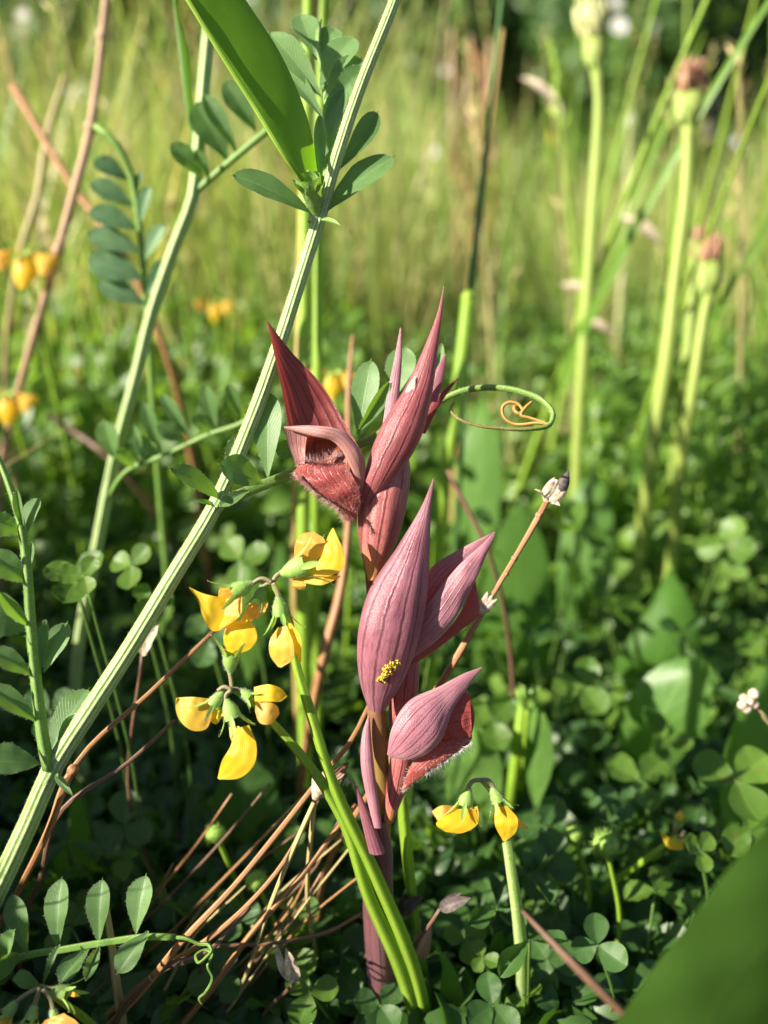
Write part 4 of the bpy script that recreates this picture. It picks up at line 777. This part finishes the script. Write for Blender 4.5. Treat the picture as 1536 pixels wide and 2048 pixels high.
ball('dim bristly burr behind the drooping yellow flowers', 1148, 1668, 18, .31, 80)
def budcluster():
    b = U(1536, 1440, .33); b[2] = -.008
    t = Thing('dry_bud_cluster', 'cluster of pale brown dry buds on a thin stalk at the right edge', 'seed head', b)
    t.part('stalk', tube([U(1508, 1412, .3), U(1530, 1436, .302), U(1570, 1480, .31), b], px(5, .3), 7, 20), 'straw')
    for dx, dy in ((0, 0), (-12, -8), (8, -16), (-6, 14), (10, 6), (-14, 6)):
        c = U(1500+dx, 1404+dy, .3-.002*rg.random()); k = px(8+4*rg.random(), .3); ks = np.linspace(-.98, .98, 5)
        t.part('bud', lathe([c+UPC*k*q for q in ks], [k*math.sqrt(1-q*q) for q in ks], 10), 'seed_dry')
budcluster()
def fuzzy():
    b = U(1050, 1440, .38); b[2] = -.008
    t = Thing('fuzzy_bud', 'fuzzy yellow-green bud rising above the small oblong leaf', 'bud', b)
    t.part('stalk', tube([U(1056, 1410, .35), U(1050, 1480, .355), b], px(5, .35), 7, 16), 'peduncle')
    t.part('bud', join([leaf(U(1056+rg.normal()*3, 1420, .35), U(1056+rg.normal()*16, 1376+rg.normal()*8, .35+rg.normal()*.003), px(6, .35), NV(rg.normal(), .2, 1), 'lance', .3) for _ in range(26)]), 'calyx')
fuzzy()

# ------------------------------------------------------------------ clover
def clover_at(label, x, y, d, r, mat='clover_leaf', n=(0, .6, .8), rot=0.0, fold=.2, group=None, notch=.06):
    """three leaflets round (x, y); r = leaflet length in pixels"""
    c = U(x, y, d); N = NV(*n); ex = nrm(np.cross(UPC, N)); ey = np.cross(N, ex); b = c.copy(); b[2] = -.008; b[1] += .012
    t = Thing('clover_leaf', label, 'clover', b, group)
    t.part('leaf_stalk', tube([c, c*.5+b*.5+np.array([.008, -.004, 0]), b], px(3.2, d), 7, 14), 'leaf_stalk')
    for k in range(3):
        q = rot+k*2.094+rg.normal()*.12; dr = math.cos(q)*ex+math.sin(q)*ey
        L = px(r*(.9+.2*rg.random()), d); tip = c+dr*L+N*L*(.12+.2*rg.normal())
        t.part('leaflet', leaf(c+dr*L*.03, tip, L*.47, nrm(N+rg.normal(size=3)*.12), 'clover', fold, -.06, .1, notch, 15, 9, .04), mat)
    return t
for a in (('big clover leaf under the left vetch leaflets, one leaflet sunlit', 150, 1160, .285, 66, 'clover_leaf', (.1, .8, .6), .5), ('clover leaf sunlit yellow-green right of the vetch leaflets', 168, 1150, .276, 46, 'clover_leaf', (0, .3, 1), 1.0),
          ('pale clover leaf close behind the ridged stem', 262, 1130, .31, 56, 'clover_leaf', (-.3, .4, .9), .9), ('light clover leaf with folded leaflets behind the ridged stem', 300, 1200, .305, 44, 'clover_leaf', (.3, .5, .8), 2.2),
          ('bright clover leaf near the pale stem with fuzzy bud', 1165, 1372, .36, 62, 'clover_leaf', (-.2, .5, .8), 1.2), ('clover leaf shading its neighbour below the mottled oval leaf', 1280, 1560, .34, 70, 'clover_leaf', (.1, .8, .5), .3),
          ('large pale clover leaf at the right edge', 1472, 1560, .31, 84, 'clover_leaf', (0, .6, .8), 2.7), ('clover leaf at the right edge just under the large pale one', 1500, 1660, .30, 76, 'clover_leaf', (.1, .4, .9), 1.5),
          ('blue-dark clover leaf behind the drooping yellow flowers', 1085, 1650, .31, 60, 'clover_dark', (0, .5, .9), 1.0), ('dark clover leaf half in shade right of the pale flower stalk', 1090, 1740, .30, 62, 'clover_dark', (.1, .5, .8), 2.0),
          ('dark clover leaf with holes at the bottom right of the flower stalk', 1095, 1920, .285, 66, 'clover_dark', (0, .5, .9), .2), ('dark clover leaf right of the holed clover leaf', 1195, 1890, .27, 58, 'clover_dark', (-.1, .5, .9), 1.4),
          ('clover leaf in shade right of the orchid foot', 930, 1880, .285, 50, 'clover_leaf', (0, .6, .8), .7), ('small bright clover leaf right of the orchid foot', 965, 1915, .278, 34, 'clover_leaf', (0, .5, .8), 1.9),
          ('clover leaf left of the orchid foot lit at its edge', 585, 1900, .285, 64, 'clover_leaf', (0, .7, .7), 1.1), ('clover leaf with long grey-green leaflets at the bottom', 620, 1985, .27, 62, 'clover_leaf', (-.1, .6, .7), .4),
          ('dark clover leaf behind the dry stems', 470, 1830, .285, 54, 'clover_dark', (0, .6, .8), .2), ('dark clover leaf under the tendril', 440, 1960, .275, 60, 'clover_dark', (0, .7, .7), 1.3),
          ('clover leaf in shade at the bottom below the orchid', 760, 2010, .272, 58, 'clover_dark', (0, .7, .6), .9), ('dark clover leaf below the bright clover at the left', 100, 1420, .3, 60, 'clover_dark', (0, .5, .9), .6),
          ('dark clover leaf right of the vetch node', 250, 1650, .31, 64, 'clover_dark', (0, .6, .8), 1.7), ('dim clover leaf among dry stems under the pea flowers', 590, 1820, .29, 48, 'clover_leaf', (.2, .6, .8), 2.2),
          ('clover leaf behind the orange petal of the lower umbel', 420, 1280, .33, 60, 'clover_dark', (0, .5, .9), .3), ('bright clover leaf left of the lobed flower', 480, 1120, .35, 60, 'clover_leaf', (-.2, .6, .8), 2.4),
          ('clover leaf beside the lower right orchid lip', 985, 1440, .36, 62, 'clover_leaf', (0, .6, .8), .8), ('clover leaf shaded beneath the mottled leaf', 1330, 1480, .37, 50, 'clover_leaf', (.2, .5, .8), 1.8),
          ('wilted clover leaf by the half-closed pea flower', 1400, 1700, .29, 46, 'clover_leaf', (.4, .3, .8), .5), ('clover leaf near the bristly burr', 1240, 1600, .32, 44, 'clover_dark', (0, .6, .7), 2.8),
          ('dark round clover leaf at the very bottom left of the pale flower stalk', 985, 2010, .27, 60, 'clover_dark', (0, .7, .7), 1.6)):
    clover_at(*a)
# ------------------------------------------------------------------ scattered clover and grass, one thing each
def to_px(p):
    v = np.asarray(p)-CAM; d = v@FWD; return 768+FPX*(v@RGT)/d, 1024-FPX*(v@UPC)/d, d
def clover_proto(k, mat, h, L, fold):
    kd = ('clover', 'clover', 'obov', 'clover', 'ovate', 'obov', 'clover', 'clover')[k]; wf = (.47, .42, .36, .5, .33, .3, .44, .48)[k]
    t = Thing('clover_leaf', 'three-part clover leaf crowding the meadow floor among its like', 'clover', (0, 0, 0), 'clover leaves of the meadow floor')
    c = np.array([.012*rg.normal(), .012*rg.normal(), h]); b = np.array([0, 0, -.01])
    t.part('leaf_stalk', tube([c, c*.5+np.array([.006, .004, 0]), b], .0005, 6, 10), 'leaf_stalk')
    N = nrm([.4*rg.normal()-.2, .4*rg.normal()-.4, .8]); ex = nrm(np.cross([0, 1, .1], N)); ey = np.cross(N, ex)
    for j in range(3):
        q = j*2.094+rg.normal()*.15; dr = math.cos(q)*ex+math.sin(q)*ey; l = L*(.9+.2*rg.random())
        t.part('leaflet', leaf(c+dr*l*.03, c+dr*l+N*l*.2*rg.normal(), l*wf, nrm(N+rg.normal(size=3)*.25), kd, max(.05, fold+.2*rg.normal()), -.05+.06*rg.normal(), .1, .06 if kd == 'clover' else 0, 11, 7, .1), mat)
    return t.o
LOOK = ('round', 'slim folded', 'blunt oblong', 'broad', 'pointed narrow', 'thin oblong', 'tall round', 'tall broad')
def zone(qx):
    return 'beside the ridged vetch stem' if qx < 330 else 'under the yellow umbels' if qx < 690 else 'around the orchid' if qx < 1080 else 'below the swollen seed stalks'
PRO = [clover_proto(k, ('clover_leaf', 'clover_leaf', 'clover_dark')[k % 3], .034+.009*k, .009+.0016*(k % 4), (.15, .35, .6)[k % 3]) for k in range(8)]
cnt = 0; used = [False]*8; tries = 0
while cnt < 270 and tries < 6000:
    tries += 1
    d = .27+.62*rg.random()**1.5; x = (rg.random()*2-1)*.56*d; y = d*1.02-.06*(d < .36)
    p = np.array([x, y, .05]); qx, qy, dd = to_px(p)
    if not (-60 < qx < 1600 and 560 < qy < 2150): continue
    if d > .6 and qx > 560 and rg.random() < .6: continue
    k = rg.integers(0, 8 if y > .3 else 3); sc = (.6+.75*rg.random())*(1 if y > .3 else .8)
    ro = (.15*rg.normal(), .15*rg.normal(), rg.random()*6.28)
    lab = 'clover leaf with %s leaflets %s, %s' % (LOOK[k], zone(qx), 'low and close' if y < .4 else 'further back')
    if not used[k]: o = PRO[k]; used[k] = True; o.location = (x, y, 0); o.rotation_euler = ro; o.scale = (sc,)*3; o['label'] = lab
    else: dup(PRO[k], (x, y, 0), ro, sc, lab)
    cnt += 1
def stem_proto(k):
    t = Thing('grass_stalk', 'thin blurred grass stalk with a narrow seed head in the tall meadow', 'grass stalk', (0, 0, 0), 'grass stalks in the meadow behind')
    h = .30+.05*k; bx = .04*rg.normal(); P = [np.array([0, 0, -.01]), np.array([bx*.3, 0, h*.5]), np.array([bx, .01, h])]
    t.part('stem', tube(P, [.0016, .0014, .0008], 6, 14), ('reed', 'straw', 'reed_tan', 'reed')[k % 4])
    g = [leaf(P[2]*(1-q)+P[1]*q*1.0, (P[2]*(1-q)+P[1]*q)+np.array([.006*rg.normal(), .006*rg.normal(), .012]), .0016, nrm(rg.normal(size=3)), 'lance', .3, nu=6, nv=3) for q in np.linspace(-.05, .3, 16)]
    t.part('seed_head', join(g), ('straw', 'straw', 'reed_tan', 'reed')[k % 4])
    s = .12*h; t.part('leaf_blade', leaf(P[1]*.5, P[1]*.6+np.array([.05*rg.normal(), .03*rg.normal(), h*.45]), .0028, [0, -1, .3], 'grass', .3, .1, nu=14, nv=3), 'green_grass')
    return t.o
PS = [stem_proto(k) for k in range(5)]; us = [False]*5; cnt = 0
while cnt < 150:
    d = .56+1.9*rg.random()**1.2; x = (rg.random()*2-1)*.52*d
    if d < .9 and abs(x) < .1*d: continue
    k = rg.integers(0, 5); sc = .7+.5*rg.random(); ro = (.14*rg.normal(), .14*rg.normal()+.05, rg.random()*6.28)
    qx = to_px((x, d, .2))[0]; zn = 'behind the vetches' if qx < 520 else 'behind the orchid' if qx < 1080 else 'among the swollen seed stalks'
    lab = '%s grass stalk, narrow seed head, %s, %s' % (('green', 'pale straw', 'tan', 'bright green', 'tall green')[k], zn, 'standing near' if d < 1.1 else 'far in the meadow')
    if not us[k]: o = PS[k]; us[k] = True; o.location = (x, d, 0); o.rotation_euler = ro; o.scale = (sc,)*3; o['label'] = lab
    else: dup(PS[k], (x, d, 0), ro, sc, lab)
    cnt += 1
# tiny white daisies far back
def daisy(x, y, d, s, lab):
    c = U(x, y, d); b = c.copy(); b[2] = -.008; t = Thing('daisy', lab, 'daisy', b, 'white daisies far back')
    t.part('stalk', tube([c, c*.5+b*.5+np.array([.01, 0, 0]), b], .0011, 6, 10), 'reed')
    g = []
    for k in range(12):
        q = k*.524; r = px(s, d); dr = math.cos(q)*RGT+math.sin(q)*UPC; g.append(leaf(c+dr*r*.2, c+dr*r-FWD*r*.1, r*.24, -FWD, 'ovate', .2, nu=6, nv=3))
    h = t.part('petals', join(g), 'white_petal'); ks = np.linspace(-.9, .9, 4); r = px(s, d)*.3
    t.part('eye', lathe([c-FWD*r*.5*q for q in ks], [r*math.sqrt(1-q*q) for q in ks], 8), 'pollen', h)
for x, y, d, s in ((1238, 52, 1.7, 18), (865, 304, 1.6, 14), (838, 312, 1.9, 11), (1258, 240, 1.5, 12), (138, 186, 1.2, 11), (1232, 6, 2.4, 12), (890, 142, 2.2, 8), (1475, 285, 1.8, 12), (170, 195, 1.3, 8), (45, 30, 1.5, 12)):
    daisy(x, y, d, s, 'small white daisy blurred far back in the meadow')

# ------------------------------------------------------------------ the mass of the meadow
def grass_arrays(X, Y, Hh, Wd, bend, seg=4, z0=-.005, rn=None):
    n = len(X); th = rg.random(n)*6.283; dr = np.stack([np.cos(th), np.sin(th), np.zeros(n)], 1)
    fa = rg.random(n)*6.283; sd = np.stack([np.cos(fa), np.sin(fa), np.zeros(n)], 1)
    tt = np.linspace(0, 1, seg+1); V = np.zeros((n, seg+1, 2, 3))
    for i, q in enumerate(tt):
        c = np.stack([X, Y, np.full(n, z0)], 1)+dr*(Hh*bend*q*q)[:, None]; c[:, 2] += Hh*(q-.25*bend*q*q)
        w = (Wd*(1-q**2.2)+.0001)[:, None]
        V[:, i, 0] = c-sd*w; V[:, i, 1] = c+sd*w
    base = (np.arange(n)*(seg+1)*2)[:, None]; i = np.arange(seg)[None]*2
    F = np.stack([base+i, base+i+1, base+i+3, base+i+2], -1).reshape(-1, 4)
    uv = np.zeros((n, seg+1, 2, 2)); uv[..., 0] = tt[None, :, None]; uv[:, :, 1, 1] = 1
    r = np.repeat(rg.random(n) if rn is None else np.clip(rn, 0, .999), (seg+1)*2)
    return V.reshape(-1, 3), F, uv.reshape(-1, 2), r
def leaf_arrays(C, N, sz, asp=.5):
    n = len(C); N = N/np.linalg.norm(N, axis=1)[:, None]; a = np.cross(N, rg.normal(size=(n, 3))); a /= np.linalg.norm(a, axis=1)[:, None]; b = np.cross(N, a)
    s = sz[:, None]; w = s*asp
    pts = [C-a*s, C-a*s*.35+b*w*.85+N*w*.2, C+a*s*.45+b*w*.8+N*w*.2, C+a*s, C+a*s*.45-b*w*.8+N*w*.2, C-a*s*.35-b*w*.85+N*w*.2]
    V = np.stack(pts, 1).reshape(-1, 3); o = (np.arange(n)*6)[:, None]
    F = np.stack([o+np.array([0, 1, 2, 3]), o+np.array([0, 3, 4, 5])], 1).reshape(-1, 4)
    uv = np.tile(np.array([[0, .5], [.3, 1], [.7, 1], [1, .5], [.7, 0], [.3, 0]]), (n, 1))
    return V, F, uv, np.repeat(rg.random(n), 6)
def cat(As):
    o = 0; V, F, T, R = [], [], [], []
    for v, f, t, r in As: V.append(v); F.append(f+o); T.append(t); R.append(r); o += len(v)
    return np.concatenate(V), np.concatenate(F), np.concatenate(T), np.concatenate(R)
def tag(o, lab): o['label'] = lab; return o
# grass in view: behind the subject, out to the bushes
n1, n2, n3 = 1700, 9000, 14000
d = .62+.6*rg.random(n1); A1 = grass_arrays((rg.random(n1)*2-1)*.62*d, d, .05+.13*rg.random(n1), .0011+.0013*rg.random(n1), .2+.6*rg.random(n1), 5)
def clumps(nc, nb, d0, d1, sx, sig, h0, h1, wd, seg, tall=None):
    cd_ = d0+(d1-d0)*rg.random(nc)**1.2; cx = (rg.random(nc)*2-1)*sx*cd_; ch = h0+(h1-h0)*rg.random(nc)**1.6; cr = rg.random(nc)
    i = rg.integers(0, nc, nb); s = sig*(.4+.6*cd_[i]/d1)
    X, Y = cx[i]+s*rg.normal(size=nb), np.maximum(cd_[i]+s*rg.normal(size=nb), d0*.9); h = ch[i]*(.45+.7*rg.random(nb))
    h = np.where(X > .12*Y, h*.72, h)
    return grass_arrays(X, Y, h, wd*(.6+.8*rg.random(nb)), .08+.45*rg.random(nb), seg, rn=cr[i]+.16*rg.normal(size=nb))
A2 = clumps(240, 9000, 1.0, 2.7, .9, .045, .12, .62, .0021, 5)
A3 = clumps(400, 16000, 2.6, 8, .98, .16, .25, .95, .0055, 3)
n5 = 900; d = .75+1.7*rg.random(n5); X = (rg.random(n5)*2-1)*.62*d; A5 = grass_arrays(X, d, (.26+.42*rg.random(n5))*np.where(X > .08*d, .72, 1.12), .0009+.0014*rg.random(n5), .1+.35*rg.random(n5), 6)
n6 = 480; d = .7+.9*rg.random(n6); X = -.02-.5*d*rg.random(n6); A6 = grass_arrays(X, d, .28+.3*rg.random(n6), .0012+.0018*rg.random(n6), .1+.4*rg.random(n6), 6)
# grass beside and behind the camera: unseen rest of the meadow, its heights shaped to shade the floor
n4 = 5200; X = -(.17+1.3*rg.random(n4)**1.3); Y = -.75+1.2*rg.random(n4); Hm = np.minimum(.55, .012+.667*(-X))
ok = (-X > .5*Y+.10); X, Y, Hm = X[ok], Y[ok], Hm[ok]
A4 = grass_arrays(X, Y, Hm*(.6+.5*rg.random(len(X))), .0015+.002*rg.random(len(X)), .2+.5*rg.random(len(X)))
tag(bulk('meadow_grass', *cat([A1, A2, A3, A4, A5, A6]), 'meadow_grass', None, 'stuff'), 'dense green and straw coloured meadow grass behind the flowers')
# leafy ground cover
n = 9000; d = .36+1.0*rg.random(n)**1.1; X = (rg.random(n)*2-1)*.62*d
C = np.stack([X, d, .004+.05*rg.random(n)**1.5*np.minimum(1, d/.5)], 1); N = np.stack([rg.normal(size=n)*.5-.2, rg.normal(size=n)*.5-.3, np.ones(n)], 1)
L1 = leaf_arrays(C, N, .003+.006*rg.random(n))
n = 26000; d = .85+1.9*rg.random(n); X = (rg.random(n)*2-1)*.95*d; C = np.stack([X, d, .005+.13*rg.random(n)], 1); N = np.stack([rg.normal(size=n)*.7-.3, rg.normal(size=n)*.7-.4, np.ones(n)*.8], 1)
L2 = leaf_arrays(C, N, .004+.010*rg.random(n), .38)
n = 11000; d = 2.6+5*rg.random(n); X = (rg.random(n)*2-1)*d; C = np.stack([X, d, .01+.2*rg.random(n)], 1); N = np.stack([rg.normal(size=n)*.7-.3, rg.normal(size=n)*.7-.4, np.ones(n)*.8], 1)
L3 = leaf_arrays(C, N, .012+.02*rg.random(n), .4)
n = 9000; X = -(.13+.6*rg.random(n)); Y = -.4+.8*rg.random(n); ok = (-X > .5*Y+.10); X, Y = X[ok], Y[ok]; n = len(X)
L4 = leaf_arrays(np.stack([X, Y, .01+np.minimum(.34, .667*(-X)-.005)*rg.random(n)], 1), rg.normal(size=(n, 3))+np.array([-.3, -.3, .9]), .008+.008*rg.random(n))  # unseen leaves left of the view, stacked high to cast shade on the floor
tag(bulk('ground_cover', *cat([L1, L2, L3, L4]), 'cover', None, 'stuff'), 'small leafy ground cover between clover and grass')
# nearer leaves, finer: rounded blades of seven by five points
def fine_leaves(C, N, sz, asp, kind):
    V, F, T, Rr, o = [], [], [], [], 0; n = len(C); u = 0.5-0.5*np.cos(np.linspace(0, math.pi, 7)); v = np.linspace(-1, 1, 5); pr = prof(kind, u)
    F0 = np.array(gridfaces(7, 5)); T0 = np.stack(np.meshgrid(u, (v+1)/2, indexing='ij'), -1).reshape(-1, 2)
    N = N/np.linalg.norm(N, axis=1)[:, None]; a = np.cross(N, rg.normal(size=(n, 3))); a /= np.linalg.norm(a, axis=1)[:, None]; b = np.cross(N, a)
    for i in range(n):
        f = .15+.4*rg.random(); s = sz[i]; bd = .2*rg.normal()
        q = C[i]+a[i]*(s*(u-.5))[:, None, None]+b[i]*(s*asp*.5*pr[:, None]*v[None])[..., None]+N[i]*(s*asp*.5*pr[:, None]*f*np.abs(v)[None]+(s*bd*4*u*(1-u))[:, None])[..., None]
        V.append(q.reshape(-1, 3)); F.append(F0+o); o += 35
    return np.concatenate(V), np.concatenate(F), np.tile(T0, (n, 1)), np.repeat(rg.random(n), 35)
n = 5200; d = .185+.4*rg.random(n)**1.2; X = (rg.random(n)*2-1)*(.7*d+.1); C = np.stack([X, d, .003+.02*rg.random(n)], 1)
N1 = np.stack([rg.normal(size=n)*.5-.1, rg.normal(size=n)*.5-.4, np.ones(n)], 1); B1 = fine_leaves(C, N1, .009+.009*rg.random(n), .85, 'round')
n = 1900; d = .19+.4*rg.random(n); X = (rg.random(n)*2-1)*(.58*d+.05); C = np.stack([X, d, .003+.022*rg.random(n)], 1)
B2 = fine_leaves(C, rg.normal(size=(n, 3))+np.array([0, -.5, .8]), .012+.016*rg.random(n), .35, 'lance')
n = 3800; d = .5+.9*rg.random(n); X = (rg.random(n)*2-1)*(.8*d+.1); C = np.stack([X, d, .02+.13*rg.random(n)*np.minimum(1, d/.9)], 1)
B3 = fine_leaves(C, np.stack([rg.normal(size=n)*.6-.3, rg.normal(size=n)*.6-.5, np.ones(n)*.8], 1), .012+.016*rg.random(n), .7, 'round')
n = 2000; d = .5+.65*rg.random(n); X = -d*(.03+.5*rg.random(n)); C = np.stack([X, d, .03+.15*rg.random(n)*np.minimum(1, d/.75)], 1)
B4 = fine_leaves(C, np.stack([rg.normal(size=n)*.6-.3, rg.normal(size=n)*.6-.5, np.ones(n)*.7], 1), .014+.016*rg.random(n), .6, 'round')
n = 2200; cx = rg.integers(0, 60, n); pd = .5+.5*rg.random(60); pX = pd*(.2+.3*rg.random(60)); zz = rg.random(n)
C = np.stack([pX[cx]+.012*rg.normal(size=n), pd[cx]+.012*rg.normal(size=n), .01+.15*zz], 1)
B5 = fine_leaves(C, rg.normal(size=(n, 3))*.6+np.array([-.3, -.5, .9]), .014+.014*rg.random(n), .24, 'lance')
B3 = cat([B3, B4, B5])
tag(bulk('mid_leaves', *B3, 'cover', None, 'stuff'), 'blurred leafy layer between the clover and the tall grass')
tag(bulk('low_leaves', *cat([B1, B2]), 'low_leaf_shade', None, 'stuff'), 'thick low mat of small round and narrow leaves in shade')
# dry litter on the soil
n = 900; d = .18+.5*rg.random(n); C = np.stack([(rg.random(n)*2-1)*.55*d, d, .003+.008*rg.random(n)], 1)
tag(bulk('leaf_litter', *leaf_arrays(C, rg.normal(size=(n, 3))*.3+np.array([0, 0, 1]), .004+.008*rg.random(n), .2), 'seed_dark', None, 'stuff'), 'dark dead leaf scraps on the soil')

# ------------------------------------------------------------------ bushes closing the view
for k, (x, y, r, h, lab) in enumerate(((-5.6, 8.6, 1.9, 2.7, 'pale bush far behind at the left end of the hedge row'), (-2.6, 9.2, 1.8, 2.6, 'rounded bush behind the tall grass, second in the hedge row'), (.2, 8.8, 1.7, 2.8, 'dark bush behind the meadow between its lighter neighbours'),
        (2.5, 8.2, 1.6, 2.9, 'dark green bush above the pale-topped seed stalk'), (5.3, 8.8, 1.9, 2.8, 'bright leafy bush above the brown-topped seed stalk'), (1.5, 9.8, 1.7, 3.2, 'bush filling the gap behind the slender dark reed'), (-1.2, 11.5, 2.4, 4.2, 'taller bush standing behind the hedge row'), (4.0, 11.5, 2.6, 4.2, 'tall dark bush standing behind the right of the hedge row'), (-5.0, 12, 2.6, 4.2, 'tall bush standing behind the left of the hedge row'))):
    t = Thing('bush', lab, 'bush', (x, y, 0), None)
    cl = []
    for j in range(26):
        q = rg.random()*6.28; rr = r*.75*math.sqrt(rg.random()); z = h*(.12+.8*rg.random()); cl.append((rr*math.cos(q)*(1.1-.5*z/h), rr*math.sin(q)*(1.1-.5*z/h), z, r*(.25+.2*rg.random())))
    m = 8000; pick = rg.integers(0, 26, m); cc = np.array(cl)[pick]; dd = rg.normal(size=(m, 3)); dd /= np.linalg.norm(dd, axis=1)[:, None]
    C = cc[:, :3]+dd*(cc[:, 3]*(.55+.45*rg.random(m)))[:, None]; C[:, 2] = np.abs(C[:, 2])+.02
    o = bulk('crown', *leaf_arrays(C, dd+rg.normal(size=(m, 3))*.5, .05+.06*rg.random(m), .5), 'bush_leaf', t.o, 'stuff')
    g = []
    for j in range(9):
        e = np.array(cl[j][:3]); g.append(tube([np.array([x, y, -.05]), np.array([x, y, 0])+e*np.array([.3, .3, .45]), np.array([x, y, 0])+e], [.05, .035, .012], 7, 12))
    t.part('trunk', join(g), 'trunk')
